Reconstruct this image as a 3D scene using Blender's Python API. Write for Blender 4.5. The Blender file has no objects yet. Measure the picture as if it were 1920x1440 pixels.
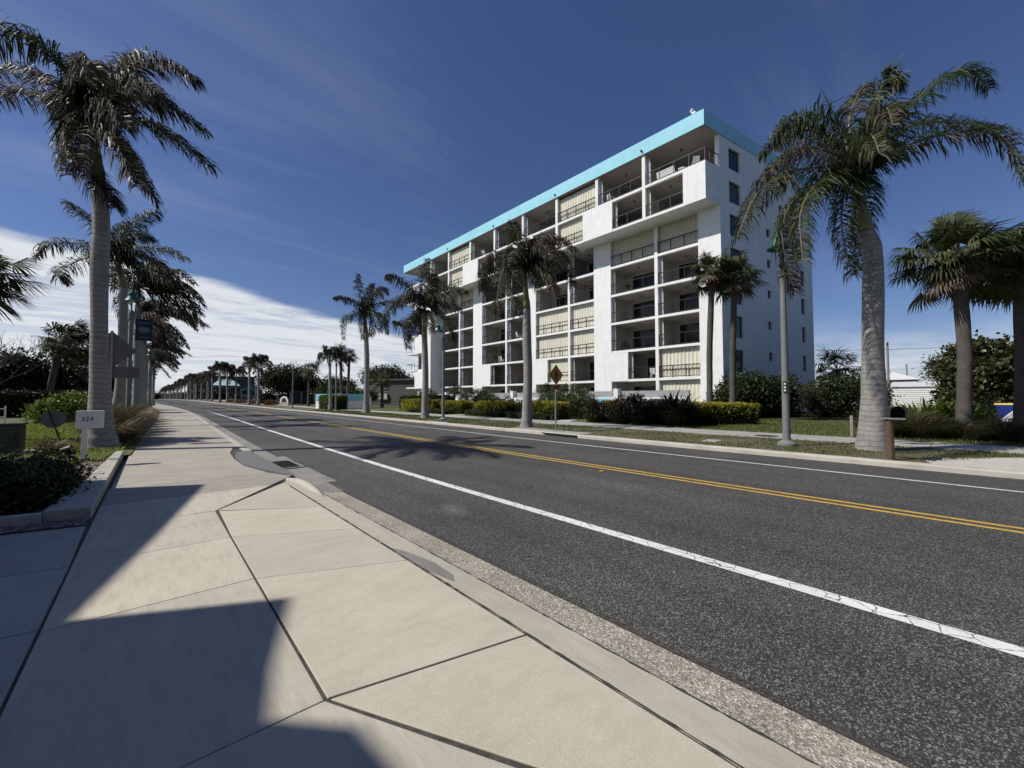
import bpy, math, random
from mathutils import Vector
RN = random.Random(11)
U = RN.uniform
sc = bpy.context.scene
COL = sc.collection

# ------------------------------------------------------------------ helpers
class MB:
    """collects faces and links them as one mesh object"""
    def __init__(s):
        s.v = []; s.f = []; s.m = []
    def add(s, vs, fs, mat=0):
        b = len(s.v); s.v.extend(vs)
        for f in fs:
            s.f.append(tuple(b + i for i in f)); s.m.append(mat)
    def box(s, x0, y0, z0, x1, y1, z1, mat=0):
        if x1 < x0: x0, x1 = x1, x0
        if y1 < y0: y0, y1 = y1, y0
        s.add([(x0,y0,z0),(x1,y0,z0),(x1,y1,z0),(x0,y1,z0),(x0,y0,z1),(x1,y0,z1),(x1,y1,z1),(x0,y1,z1)],
              [(3,2,1,0),(4,5,6,7),(0,1,5,4),(1,2,6,5),(2,3,7,6),(3,0,4,7)], mat)
    def obox(s, o, a, b, c, mat=0):
        o, a, b, c = Vector(o), Vector(a), Vector(b), Vector(c)
        p = [o, o+a, o+a+b, o+b, o+c, o+a+c, o+a+b+c, o+b+c]
        s.add([tuple(q) for q in p], [(3,2,1,0),(4,5,6,7),(0,1,5,4),(1,2,6,5),(2,3,7,6),(3,0,4,7)], mat)
    def cbox(s, c, size, rz=0, mat=0):
        cs, sn = math.cos(rz), math.sin(rz); x, y, z = size
        a = (cs*x, sn*x, 0); b = (-sn*y, cs*y, 0)
        o = (c[0]-(a[0]+b[0])/2, c[1]-(a[1]+b[1])/2, c[2])
        s.obox(o, a, b, (0,0,z), mat)
    def quad(s, a, b, c, d, mat=0):
        s.add([a,b,c,d], [(0,1,2,3)], mat)
    def prism(s, poly, z0, z1, mat=0):
        n = len(poly)
        ar = sum(poly[i][0]*poly[(i+1)%n][1]-poly[(i+1)%n][0]*poly[i][1] for i in range(n))
        if ar < 0: poly = poly[::-1]
        f0 = z0 if callable(z0) else (lambda x, y: z0)
        f1 = z1 if callable(z1) else (lambda x, y: z1)
        vs = [(x,y,f0(x,y)) for x,y in poly] + [(x,y,f1(x,y)) for x,y in poly]
        fs = [tuple(range(n-1,-1,-1)), tuple(range(n,2*n))]
        for i in range(n):
            j = (i+1) % n; fs.append((i,j,n+j,n+i))
        s.add(vs, fs, mat)
    def tube(s, pts, rad, n=10, mat=0, cap=True):
        P = [Vector(p) for p in pts]
        if not hasattr(rad, '__len__'): rad = [rad]*len(P)
        vs = []; ref = None
        for i, p in enumerate(P):
            t = (P[min(i+1,len(P)-1)] - P[max(i-1,0)]).normalized()
            if ref is None:
                ref = Vector((1,0,0)) if abs(t.x) < .8 else Vector((0,1,0))
            u = (ref - t*ref.dot(t)).normalized(); w = t.cross(u); ref = u
            for k in range(n):
                a = 2*math.pi*k/n
                vs.append(tuple(p + (u*math.cos(a) + w*math.sin(a))*rad[i]))
        fs = []
        for i in range(len(P)-1):
            for k in range(n):
                k2 = (k+1) % n
                fs.append((i*n+k, i*n+k2, (i+1)*n+k2, (i+1)*n+k))
        if cap:
            fs.append(tuple(range(n-1,-1,-1))); fs.append(tuple((len(P)-1)*n+k for k in range(n)))
        s.add(vs, fs, mat)
    def lathe(s, c, prof, n=20, mat=0):
        vs = []
        for r, z in prof:
            for k in range(n):
                a = 2*math.pi*k/n; vs.append((c[0]+r*math.cos(a), c[1]+r*math.sin(a), c[2]+z))
        fs = []
        for i in range(len(prof)-1):
            for k in range(n):
                k2 = (k+1) % n; fs.append((i*n+k, i*n+k2, (i+1)*n+k2, (i+1)*n+k))
        s.add(vs, fs, mat)
    def stone(s, c, r, mat=0):
        a = U(0,6.28); cs, sn = math.cos(a), math.sin(a); e = U(.55,1); h = U(.35,.6)
        vs = []
        for x,y,z in ((1,0,0),(.6,.7,.1),(-.2,1,0),(-1,.2,0),(-.6,-.7,.1),(.3,-.9,0),(.2,.1,1),(-.1,0,-1)):
            x *= r*U(.8,1.2); y *= r*e; z *= r*h
            vs.append((c[0]+x*cs-y*sn, c[1]+x*sn+y*cs, c[2]+z))
        fs = []
        for k in range(6):
            fs.append((k,(k+1)%6,6)); fs.append(((k+1)%6,k,7))
        s.add(vs, fs, mat)
    def leaf(s, p, d, L, w, mat=0, fold=.25):
        """rhombic leaf from p along d, slightly folded"""
        d = Vector(d).normalized()
        q = Vector((U(-1,1),U(-1,1),U(-1,1))); x = d.cross(q)
        if x.length < 1e-3: x = Vector((1,0,0))
        x.normalize(); nn = d.cross(x); p = Vector(p)
        a = p + d*L*.5 + x*w - nn*w*fold; b = p + d*L*.5 - x*w - nn*w*fold; t = p + d*L
        s.add([tuple(p), tuple(a), tuple(t), tuple(b)], [(0,1,2,3)], mat)
    def build(s, name, mats, parent=None, origin=(0,0,0), smooth=False, bevel=0):
        me = bpy.data.meshes.new(name)
        if origin != (0,0,0):
            ox, oy, oz = origin
            s.v = [(x-ox,y-oy,z-oz) for x,y,z in s.v]
        me.from_pydata(s.v, [], s.f)
        if not isinstance(mats, (list,tuple)): mats = [mats]
        for m in mats: me.materials.append(m)
        if len(mats) > 1: me.polygons.foreach_set('material_index', s.m)
        if smooth: me.polygons.foreach_set('use_smooth', [True]*len(s.f))
        me.update()
        o = bpy.data.objects.new(name, me); COL.objects.link(o)
        if parent is not None: o.parent = parent
        else: o.location = origin
        if bevel:
            b = o.modifiers.new('edge', 'BEVEL'); b.width = bevel; b.segments = 2; b.limit_method = 'ANGLE'
        return o

def thing(name, label, cat, loc=(0,0,0), group=None, rz=0):
    o = bpy.data.objects.new(name, None); COL.objects.link(o)
    o.empty_display_size = .2; o.location = loc; o.rotation_euler = (0,0,rz)
    o['label'] = label; o['category'] = cat
    if group: o['group'] = group
    return o
def tag(o, label, cat, group=None):
    o['label'] = label; o['category'] = cat
    if group: o['group'] = group
    return o
def struct(o, label=None):
    o['kind'] = 'structure'
    if label: o['label'] = label
    return o
def stuff(o, label, cat):
    o['kind'] = 'stuff'; o['label'] = label; o['category'] = cat; return o
def dup(root, loc, rz=0, scale=1, label=None, group=None):
    """copy a thing with its parts and their sub-parts"""
    r = root.copy(); COL.objects.link(r); r.location = loc; r.rotation_euler = (0,0,rz)
    r.scale = (scale,)*3 if not hasattr(scale,'__len__') else scale
    if label: r['label'] = label
    if group: r['group'] = group
    for ch in list(root.children):
        c = ch.copy(); COL.objects.link(c); c.parent = r
        for g in list(ch.children):
            d = g.copy(); COL.objects.link(d); d.parent = c
    return r

# the road runs straight near the camera, drifts a little and rises gently farther off
def table(T):
    def f(y):
        if y <= T[0][0]: return T[0][1]
        for k in range(len(T)-1):
            if y <= T[k+1][0]:
                (a, p), (b, q) = T[k], T[k+1]; u = (y-a)/(b-a); h = b-a
                m0 = 0 if k == 0 else (q-T[k-1][1])/(b-T[k-1][0])*h; m1 = (q-p) if k+2 >= len(T) else (T[k+2][1]-p)/(T[k+2][0]-a)*h
                return (2*u**3-3*u*u+1)*p+(u**3-2*u*u+u)*m0+(-2*u**3+3*u*u)*q+(u**3-u*u)*m1
        return T[-1][1]
    return f
cx = table([(6,0),(13,.09),(20,.27),(30,.56),(45,.98),(60,1.2),(75,1.1),(95,.4),(130,-1.9),(200,-2.4),(330,-4),(900,-11)])
zr = table([(58,0),(75,.06),(95,.24),(130,.62),(170,.95),(230,1.1),(900,1.15)])
YS = [-40,-20,-12,-8,-4,0,2,4,6] + [6+1.5*i for i in range(1,37)] + [64,70,78,86,95,105,120,140,160,185,210,240,280,330,400,500,650,850]

# ------------------------------------------------------------------ materials
def new_mat(name):
    m = bpy.data.materials.new(name); m.use_nodes = True
    nt = m.node_tree; nt.nodes.clear()
    out = nt.nodes.new('ShaderNodeOutputMaterial'); bs = nt.nodes.new('ShaderNodeBsdfPrincipled')
    nt.links.new(bs.outputs[0], out.inputs[0])
    return m, nt, bs, out
def N(nt, t, **kw):
    n = nt.nodes.new('ShaderNode'+t)
    for k, v in kw.items():
        if k.startswith('i_'):
            key = k[2:]; key = int(key) if key.isdigit() else key.replace('_',' ')
            n.inputs[key].default_value = v
        else: setattr(n, k, v)
    return n
def ramp(nt, fac, stops):
    r = nt.nodes.new('ShaderNodeValToRGB'); e = r.color_ramp.elements
    while len(e) < len(stops): e.new(.5)
    for k, (p, c) in enumerate(stops):
        e[k].position = p; e[k].color = (*c, 1) if len(c) == 3 else c
    nt.links.new(fac, r.inputs[0]); return r.outputs[0]
def obj_co(nt, scale=(1,1,1)):
    t = nt.nodes.new('ShaderNodeTexCoord'); mp = nt.nodes.new('ShaderNodeMapping')
    mp.inputs['Scale'].default_value = scale
    nt.links.new(t.outputs['Object'], mp.inputs[0]); return mp.outputs[0]
def noise(nt, co, scale, detail=4, rough=.55):
    n = N(nt, 'TexNoise', i_Scale=scale, i_Detail=detail, i_Roughness=rough); nt.links.new(co, n.inputs['Vector']); return n.outputs['Fac']
def mixc(nt, fac, a, b, mode='MIX'):
    m = nt.nodes.new('ShaderNodeMix'); m.data_type = 'RGBA'; m.blend_type = mode
    for s, v in ((0, fac), (6, a), (7, b)):
        if hasattr(v, 'is_linked') or hasattr(v, 'links'): nt.links.new(v, m.inputs[s])
        else: m.inputs[s].default_value = v if s == 0 else ((*v, 1) if len(v) == 3 else v)
    return m.outputs[2]
def bump(nt, bs, h, strength, dist=.02):
    b = N(nt, 'Bump', i_Strength=strength, i_Distance=dist); nt.links.new(h, b.inputs['Height']); nt.links.new(b.outputs[0], bs.inputs['Normal'])
def simple(name, c, rough=.6, metal=0, c2=None, scale=3, bmp=0, bscale=40, spec=.5, stretch=(1,1,1)):
    m, nt, bs, out = new_mat(name)
    bs.inputs['Roughness'].default_value = rough; bs.inputs['Metallic'].default_value = metal
    bs.inputs['Specular IOR Level'].default_value = spec
    co = obj_co(nt, stretch)
    c2 = c2 or tuple(x*.8 for x in c)
    f = noise(nt, co, scale, 5, .6)
    nt.links.new(ramp(nt, f, [(.3, c2), (.68, c)]), bs.inputs['Base Color'])
    if bmp: bump(nt, bs, noise(nt, co, bscale, 3), bmp, .01)
    return m
def leafy(name, stops, rough=.45, trans=.25, spec=.4):
    """leaves: one colour per leaf, some light through"""
    m, nt, bs, out = new_mat(name)
    g = nt.nodes.new('ShaderNodeNewGeometry')
    col = ramp(nt, g.outputs['Random Per Island'], stops)
    nt.links.new(col, bs.inputs['Base Color'])
    bs.inputs['Roughness'].default_value = rough; bs.inputs['Specular IOR Level'].default_value = spec
    tr = nt.nodes.new('ShaderNodeBsdfTranslucent'); nt.links.new(col, tr.inputs[0])
    mx = nt.nodes.new('ShaderNodeMixShader'); mx.inputs[0].default_value = trans
    nt.links.new(bs.outputs[0], mx.inputs[1]); nt.links.new(tr.outputs[0], mx.inputs[2]); nt.links.new(mx.outputs[0], out.inputs[0])
    return m

def m_asphalt():
    m, nt, bs, out = new_mat('asphalt'); co = obj_co(nt)
    v = N(nt, 'TexVoronoi', i_Scale=125.); nt.links.new(co, v.inputs['Vector'])
    sep = nt.nodes.new('ShaderNodeSeparateColor'); nt.links.new(v.outputs['Color'], sep.inputs[0])
    agg = ramp(nt, sep.outputs[0], [(0, (.008,.008,.008)), (.40, (.031,.031,.030)), (.76, (.098,.096,.089)), (1, (.40,.385,.35))])
    fine = noise(nt, co, 190, 2, .7)
    a2 = mixc(nt, .35, agg, ramp(nt, fine, [(.3, (.010,.010,.010)), (.75, (.105,.103,.097))]))
    big = noise(nt, co, .35, 5, .6)
    tint = ramp(nt, big, [(.3, (.8,.8,.8)), (.7, (1.2,1.19,1.17))])
    st = obj_co(nt, (1.2,.05,1)); lane = noise(nt, st, 1.1, 3)
    t2 = ramp(nt, lane, [(.32, (.84,.84,.84)), (.66, (1.2,1.19,1.17))])
    c = mixc(nt, 1., a2, tint, 'MULTIPLY'); c = mixc(nt, 1., c, t2, 'MULTIPLY')
    # a dusty pale stain in the shoulder
    geo = nt.nodes.new('ShaderNodeTexCoord')
    vm = N(nt, 'VectorMath', operation='SUBTRACT'); vm.inputs[1].default_value = (3.35,5.0,0); nt.links.new(geo.outputs['Object'], vm.inputs[0])
    vs = N(nt, 'VectorMath', operation='MULTIPLY'); vs.inputs[1].default_value = (1.7,.75,0); nt.links.new(vm.outputs[0], vs.inputs[0])
    ln = N(nt, 'VectorMath', operation='LENGTH'); nt.links.new(vs.outputs[0], ln.inputs[0])
    nz = noise(nt, co, 2.6, 5, .7)
    mm = N(nt, 'Math', operation='MULTIPLY_ADD'); mm.inputs[1].default_value = -1.1; mm.inputs[2].default_value = .35
    nt.links.new(ln.outputs['Value'], mm.inputs[0])
    ad = N(nt, 'Math', operation='ADD'); nt.links.new(mm.outputs[0], ad.inputs[0]); nt.links.new(nz, ad.inputs[1])
    fac = ramp(nt, ad.outputs[0], [(.42, (0,0,0)), (.85, (.55,.55,.55))])
    c = mixc(nt, fac, c, (.21,.20,.185))
    nt.links.new(c, bs.inputs['Base Color']); bs.inputs['Roughness'].default_value = .8; bs.inputs['Specular IOR Level'].default_value = .35
    bump(nt, bs, v.outputs['Distance'], .55, .012)
    return m
def m_concrete(name, c1, c2, dark, rough=.85, streak=(3.0,.5,1), stain=.5):
    m, nt, bs, out = new_mat(name); co = obj_co(nt)
    a = noise(nt, co, 1.1, 6, .65); base = ramp(nt, a, [(.28, c2), (.66, c1)])
    s = noise(nt, obj_co(nt, streak), 4.0, 5, .7); base = mixc(nt, ramp(nt, s, [(.46, (0,0,0)), (.8, (stain,)*3)]), base, dark)
    g = noise(nt, co, 160, 2, .6); base = mixc(nt, 1., base, ramp(nt, g, [(.25, (.8,.8,.8)), (.75, (1.14,1.14,1.14))]), 'MULTIPLY')
    p = N(nt, 'TexVoronoi', i_Scale=9.); nt.links.new(co, p.inputs['Vector'])
    base = mixc(nt, ramp(nt, p.outputs['Distance'], [(.0, (.55,)*3), (.045, (0,0,0))]), base, tuple(x*.35 for x in dark))
    ge = nt.nodes.new('ShaderNodeNewGeometry'); base = mixc(nt, 1., base, ramp(nt, ge.outputs['Random Per Island'], [(0, (.88,.88,.89)), (.5, (1,1,1)), (1, (1.07,1.06,1.03))]), 'MULTIPLY')
    pt = noise(nt, co, .55, 4, .7); base = mixc(nt, ramp(nt, pt, [(.56, (0,0,0)), (.72, (.35,.35,.35))]), base, dark)
    sc_ = noise(nt, obj_co(nt, (9,2,1)), 2.2, 3, .6); base = mixc(nt, ramp(nt, sc_, [(.68, (0,0,0)), (.78, (.28,.28,.28))]), base, tuple(min(.8, q*1.35) for q in c1))
    nt.links.new(base, bs.inputs['Base Color']); bs.inputs['Roughness'].default_value = rough
    bump(nt, bs, noise(nt, co, 90, 4, .7), .22, .008)
    return m
def m_aggregate():
    m, nt, bs, out = new_mat('exposed_aggregate'); co = obj_co(nt)
    v = N(nt, 'TexVoronoi', i_Scale=92.); nt.links.new(co, v.inputs['Vector'])
    sep = nt.nodes.new('ShaderNodeSeparateColor'); nt.links.new(v.outputs['Color'], sep.inputs[0])
    c = ramp(nt, sep.outputs[1], [(0, (.17,.155,.125)), (.35, (.32,.29,.235)), (.75, (.46,.425,.355)), (1, (.72,.69,.62))])
    big = noise(nt, co, 1.7, 5, .6); c = mixc(nt, 1., c, ramp(nt, big, [(.3, (.72,.7,.67)), (.7, (1.08,1.06,1.03))]), 'MULTIPLY')
    nt.links.new(c, bs.inputs['Base Color']); bs.inputs['Roughness'].default_value = .8
    bump(nt, bs, v.outputs['Distance'], .5, .008); return m
def m_paint(name, c, road=(.05,.05,.05), cracks=.019, wear=.585):
    m, nt, bs, out = new_mat(name); co = obj_co(nt)
    d = N(nt, 'TexNoise', i_Scale=9., i_Detail=3.); nt.links.new(co, d.inputs['Vector'])
    vm = N(nt, 'VectorMath', operation='MULTIPLY_ADD'); vm.inputs[1].default_value = (.06,.06,.06)
    nt.links.new(d.outputs['Color'], vm.inputs[0]); nt.links.new(co, vm.inputs[2])
    v = N(nt, 'TexVoronoi', i_Scale=5.5, feature='DISTANCE_TO_EDGE'); nt.links.new(vm.outputs[0], v.inputs['Vector'])
    ck = ramp(nt, v.outputs['Distance'], [(cracks*.55, (1,1,1)), (cracks, (0,0,0))])
    sp = noise(nt, co, 60, 4, .75); w = ramp(nt, sp, [(wear, (0,0,0)), (wear+.1, (1,1,1))])
    base = ramp(nt, noise(nt, co, 2.5, 4), [(.3, tuple(x*.82 for x in c)), (.7, c)])
    base = mixc(nt, w, base, road); base = mixc(nt, ck, base, road)
    nt.links.new(base, bs.inputs['Base Color']); bs.inputs['Roughness'].default_value = .7; return m
def m_ringed(name, c1, c2, ring, scale, rough=.85):
    """palm bark: pale grey, closely spaced leaf-scar rings, blotches"""
    m, nt, bs, out = new_mat(name); co = obj_co(nt)
    w = N(nt, 'TexWave', wave_type='BANDS', bands_direction='Z', i_Scale=scale, i_Distortion=5.5, i_Detail=4., i_Detail_Scale=.9)
    nt.links.new(co, w.inputs['Vector'])
    base = ramp(nt, noise(nt, co, 2.6, 6, .7), [(.3, c2), (.65, c1)])
    f = ramp(nt, w.outputs['Fac'], [(.0, (.5,.5,.5)), (.2, (0,0,0))])
    base = mixc(nt, f, base, ring)
    bl = noise(nt, obj_co(nt, (6,6,1.3)), 1.6, 5, .75); base = mixc(nt, ramp(nt, bl, [(.55, (0,0,0)), (.75, (.7,.7,.7))]), base, ring)
    nt.links.new(base, bs.inputs['Base Color']); bs.inputs['Roughness'].default_value = rough
    bs.inputs['Specular IOR Level'].default_value = .2
    bump(nt, bs, w.outputs['Fac'], .16, .01); return m
def m_glass(name, tint, mixv, refl=(.8,.85,.9), rough=.03):
    m, nt, bs, out = new_mat(name); nt.nodes.remove(bs)
    t = nt.nodes.new('ShaderNodeBsdfTransparent'); t.inputs[0].default_value = (*tint,1)
    g = nt.nodes.new('ShaderNodeBsdfGlossy'); g.inputs['Color'].default_value = (*refl,1); g.inputs['Roughness'].default_value = rough
    d = nt.nodes.new('ShaderNodeBsdfDiffuse'); d.inputs[0].default_value = (.09,.095,.10,1)
    lw = N(nt, 'LayerWeight', i_Blend=.25)
    ma = N(nt, 'Math', operation='MULTIPLY_ADD'); ma.inputs[1].default_value = .5; ma.inputs[2].default_value = mixv
    nt.links.new(lw.outputs['Fresnel'], ma.inputs[0])
    m0 = nt.nodes.new('ShaderNodeMixShader'); m0.inputs[0].default_value = .22
    nt.links.new(t.outputs[0], m0.inputs[1]); nt.links.new(d.outputs[0], m0.inputs[2])
    mx = nt.nodes.new('ShaderNodeMixShader'); nt.links.new(ma.outputs[0], mx.inputs[0])
    nt.links.new(m0.outputs[0], mx.inputs[1]); nt.links.new(g.outputs[0], mx.inputs[2]); nt.links.new(mx.outputs[0], out.inputs[0])
    return m

M = {}
M['asphalt'] = m_asphalt()
M['patch'] = simple('asphalt_patch', (.17,.17,.165), .9, c2=(.12,.12,.118), scale=40, bmp=.2, bscale=120)
M['walk'] = m_concrete('sidewalk_concrete', (.55,.505,.41), (.44,.405,.33), (.28,.255,.21), stain=.6)
M['walk_old'] = m_concrete('streaked_old_concrete', (.43,.395,.33), (.34,.31,.26), (.19,.17,.145), streak=(.5,4.,1), stain=.75)
M['walk_far'] = m_concrete('weathered_concrete', (.43,.415,.38), (.34,.33,.30), (.22,.21,.19), stain=.7)
M['apron'] = m_concrete('apron_concrete', (.56,.515,.41), (.47,.43,.335), (.33,.295,.225), streak=(.8,2.2,1), stain=.4)
M['kerb'] = m_concrete('kerb_concrete', (.50,.472,.41), (.39,.365,.315), (.20,.185,.16), stain=.6)
M['strip'] = m_concrete('drop_kerb_concrete', (.53,.49,.40), (.44,.405,.325), (.26,.24,.20), streak=(3.,.5,1), stain=.5)
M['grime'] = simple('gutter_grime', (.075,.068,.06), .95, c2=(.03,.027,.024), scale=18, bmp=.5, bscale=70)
M['gutter'] = m_concrete('gutter_concrete', (.30,.285,.255), (.20,.19,.17), (.11,.105,.1), stain=.7)
M['aggregate'] = m_aggregate()
M['joint'] = simple('joint_filler', (.085,.078,.068), .95, c2=(.03,.028,.026), scale=22, bmp=.4, bscale=60)
M['white_line'] = m_paint('white_road_paint', (.80,.80,.78))
M['white_line2'] = m_paint('white_edge_paint', (.74,.74,.72), cracks=.012)
M['yellow_line'] = m_paint('yellow_road_paint', (.66,.41,.07), cracks=.012, wear=.58)
M['iron'] = simple('cast_iron', (.06,.055,.05), .7, .4, scale=20)
M['soil'] = simple('sandy_soil', (.17,.135,.09), .95, c2=(.09,.07,.045), scale=6, bmp=.4)
M['sand'] = simple('pale_sand', (.55,.52,.46), .95, c2=(.40,.375,.33), scale=5, bmp=.3, bscale=25)
M['turf'] = simple('turf_ground', (.12,.14,.03), .95, c2=(.055,.062,.022), scale=2.2, bmp=.5, bscale=30)
M['dry_turf'] = simple('verge_turf', (.10,.10,.045), .95, c2=(.12,.095,.06), scale=1.6, bmp=.5, bscale=30)
M['terrain'] = simple('terrain_soil', (.07,.075,.035), .95, c2=(.05,.05,.03), scale=.2)
M['grass'] = leafy('grass_blades', [(0,(.055,.085,.012)),(.5,(.095,.13,.022)),(.85,(.12,.14,.035)),(1,(.20,.17,.08))], .5, .35)
M['lawn'] = leafy('lawn_blades', [(0,(.12,.17,.012)),(.6,(.20,.25,.022)),(1,(.30,.30,.06))], .5, .4)
M['stucco'] = simple('white_stucco', (.84,.84,.83), .85, c2=(.76,.76,.745), scale=1.6, bmp=.6, bscale=6)
def streaky(m, dirt, amt):
    nt = m.node_tree; bs = nt.nodes['Principled BSDF']; l = bs.inputs['Base Color'].links[0]; src = l.from_socket
    s = noise(nt, obj_co(nt, (2.6,2.6,.10)), 1.6, 5, .65); b = noise(nt, obj_co(nt), .35, 4, .6)
    f = ramp(nt, s, [(.50, (0,0,0)), (.82, (amt,amt,amt))]); c = mixc(nt, f, src, dirt); c = mixc(nt, ramp(nt, b, [(.5, (0,0,0)), (.8, (amt*.5,)*3)]), c, dirt)
    nt.links.new(c, bs.inputs['Base Color'])
streaky(M['stucco'], (.60,.59,.56), .5)
M['stucco_in'] = simple('balcony_plaster', (.29,.268,.238), .85, c2=(.255,.238,.21), scale=1.5, bmp=.15, bscale=14)  # stucco colour darkened to put the shade into the balcony recesses
M['fascia'] = simple('aqua_painted_stucco', (.34,.69,.81), .75, c2=(.29,.62,.75), scale=.9, bmp=.35, bscale=7, stretch=(1,.35,1))
streaky(M['fascia'], (.22,.50,.60), .55)
M['gravel_roof'] = simple('roof_gravel', (.35,.34,.32), .9, scale=8)
M['dark_metal'] = simple('dark_bronze_metal', (.014,.014,.016), .45, .3, scale=10)
M['rail_glass'] = m_glass('tinted_rail_glass', (.25,.26,.275), .12)
M['door_glass'] = simple('dark_door_glass', (.012,.013,.016), .12, c2=(.008,.009,.011), spec=.25)
M['window_glass'] = simple('dark_window_glass', (.007,.008,.013), .08, c2=(.005,.006,.009), spec=.35)
M['blind'] = simple('cream_blind_fabric', (.70,.68,.56), .8, c2=(.62,.60,.48), scale=3)
M['blind_dim'] = simple('beige_blind_fabric', (.60,.57,.44), .8, c2=(.52,.49,.38), scale=3)  # blind colour dimmed as shade, for the floor under the overhang
M['fan'] = simple('fan_enamel', (.25,.22,.19), .5)
M['white_paint'] = simple('white_painted_wood', (.80,.80,.79), .5, c2=(.72,.72,.71), scale=5)
M['white_plastic'] = simple('white_plastic', (.75,.75,.75), .4)
M['grey_wall'] = simple('grey_painted_wall', (.30,.31,.32), .8, c2=(.26,.27,.28))
M['pool_blue'] = simple('light_blue_canvas', (.26,.55,.72), .8, c2=(.20,.45,.63), scale=2.5, stretch=(4,4,.3))
M['bark'] = m_ringed('royal_palm_bark', (.33,.318,.296), (.22,.212,.196), (.10,.095,.088), 2.1)
M['bark_sabal'] = m_ringed('sabal_bark', (.125,.113,.10), (.075,.067,.057), (.03,.027,.023), 5.5, .95)
M['shaft'] = simple('green_crownshaft', (.14,.17,.03), .4, c2=(.20,.17,.07), scale=4, stretch=(3,3,.5))
M['boot'] = simple('brown_leaf_bases', (.11,.075,.045), .9, c2=(.055,.04,.028), scale=9)
M['rachis'] = simple('frond_rib', (.20,.17,.10), .5, c2=(.13,.10,.06))
M['frond_green'] = leafy('green_leaflets', [(0,(.018,.036,.008)),(.6,(.036,.064,.014)),(1,(.075,.10,.025))], .5, .28, .25)
M['frond_brown'] = leafy('windburnt_leaflets', [(0,(.026,.020,.016)),(.5,(.066,.050,.039)),(.85,(.115,.090,.072)),(1,(.21,.175,.14))], .7, .2, .12)
M['fan_green'] = leafy('sabal_leaf', [(0,(.025,.038,.012)),(.6,(.05,.068,.022)),(1,(.10,.105,.045))], .55, .22, .2)
M['fan_dry'] = leafy('dry_sabal_leaf', [(0,(.07,.05,.03)),(1,(.20,.15,.10))], .6, .2)
M['hedge_yellow'] = leafy('golden_leaves', [(0,(.09,.10,.012)),(.4,(.24,.24,.018)),(.8,(.42,.38,.03)),(1,(.5,.46,.08))], .5, .3)
M['hedge_green'] = leafy('hedge_leaves', [(0,(.012,.022,.006)),(.6,(.028,.045,.011)),(1,(.07,.085,.022))], .5, .15, .35)
M['hedge_mid'] = leafy('mid_green_leaves', [(0,(.022,.038,.008)),(.6,(.05,.075,.014)),(1,(.10,.12,.03))], .4, .25)
M['hedge_bright'] = leafy('bright_green_leaves', [(0,(.06,.10,.01)),(.6,(.12,.18,.018)),(1,(.20,.24,.04))], .4, .3)
M['seagrape'] = leafy('sea_grape_leaves', [(0,(.022,.032,.010)),(.55,(.05,.065,.018)),(.9,(.12,.115,.045)),(1,(.16,.10,.05))], .4, .2)
M['dark_leaf'] = leafy('dark_tree_leaves', [(0,(.010,.015,.005)),(.6,(.024,.033,.010)),(1,(.05,.058,.02))], .45, .15)
M['olive_leaf'] = leafy('olive_tree_leaves', [(0,(.016,.022,.008)),(.6,(.035,.043,.014)),(1,(.075,.075,.03))], .45, .2)
M['croton'] = leafy('purple_croton_leaves', [(0,(.010,.008,.008)),(.6,(.028,.022,.018)),(.85,(.06,.035,.025)),(1,(.10,.09,.02))], .4, .15)
M['agave'] = leafy('dark_strap_leaves', [(0,(.010,.016,.008)),(.7,(.022,.034,.014)),(1,(.05,.065,.028))], .35, .1, .6)
M['red_leaf'] = leafy('rusty_red_leaves', [(0,(.05,.018,.012)),(.7,(.14,.04,.02)),(1,(.22,.09,.04))], .5, .2)
M['tuft'] = leafy('fountain_grass', [(0,(.07,.055,.022)),(.5,(.14,.11,.05)),(.85,(.23,.18,.085)),(1,(.32,.27,.15))], .6, .3)
M['tuft_dark'] = leafy('dark_fountain_grass', [(0,(.030,.030,.012)),(.6,(.065,.062,.026)),(1,(.13,.11,.05))], .6, .3)
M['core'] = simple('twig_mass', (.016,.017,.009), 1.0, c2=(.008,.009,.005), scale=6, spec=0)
M['twig'] = simple('bare_twig_bark', (.13,.115,.10), .9, c2=(.08,.07,.06))
M['trunk'] = simple('brown_tree_bark', (.09,.07,.05), .95, c2=(.05,.04,.03), scale=5, bmp=.5, bscale=20)
M['pebble'] = leafy('river_pebbles', [(0,(.06,.05,.045)),(.4,(.16,.12,.095)),(.75,(.26,.19,.15)),(1,(.42,.36,.30))], .7, 0.)
M['green_metal'] = simple('green_enamel_metal', (.018,.105,.075), .35, .2, c2=(.014,.085,.06), spec=.6)
M['lamp_pole'] = simple('grey_concrete_pole', (.185,.20,.195), .7, c2=(.145,.16,.155), scale=8)
M['galv'] = simple('galvanised_steel', (.34,.35,.36), .45, .5, c2=(.27,.28,.29), scale=6)
M['sign_back'] = simple('aluminium_sign_back', (.15,.15,.15), .6, .2, c2=(.12,.12,.12))
M['sign_yellow'] = simple('sign_yellow', (.46,.235,.02), .5, c2=(.40,.20,.02))
M['sign_orange'] = simple('sign_orange', (.42,.16,.03), .5, c2=(.36,.13,.03))
M['black'] = simple('black_paint', (.012,.012,.012), .5)
M['bin_blue'] = simple('blue_bin_plastic', (.012,.035,.21), .4, c2=(.01,.03,.18))
M['bin_yellow'] = simple('yellow_lid_plastic', (.80,.55,.10), .4)
M['post_wood'] = simple('weathered_post_wood', (.13,.085,.055), .9, c2=(.07,.048,.034), scale=5, stretch=(8,8,.7), bmp=.4)
M['grey_wood'] = simple('grey_post_wood', (.28,.26,.23), .9, c2=(.18,.165,.145), scale=5, stretch=(8,8,.7), bmp=.4)
M['util_green'] = simple('dark_green_cabinet', (.035,.05,.04), .5, c2=(.025,.036,.03))
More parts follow.
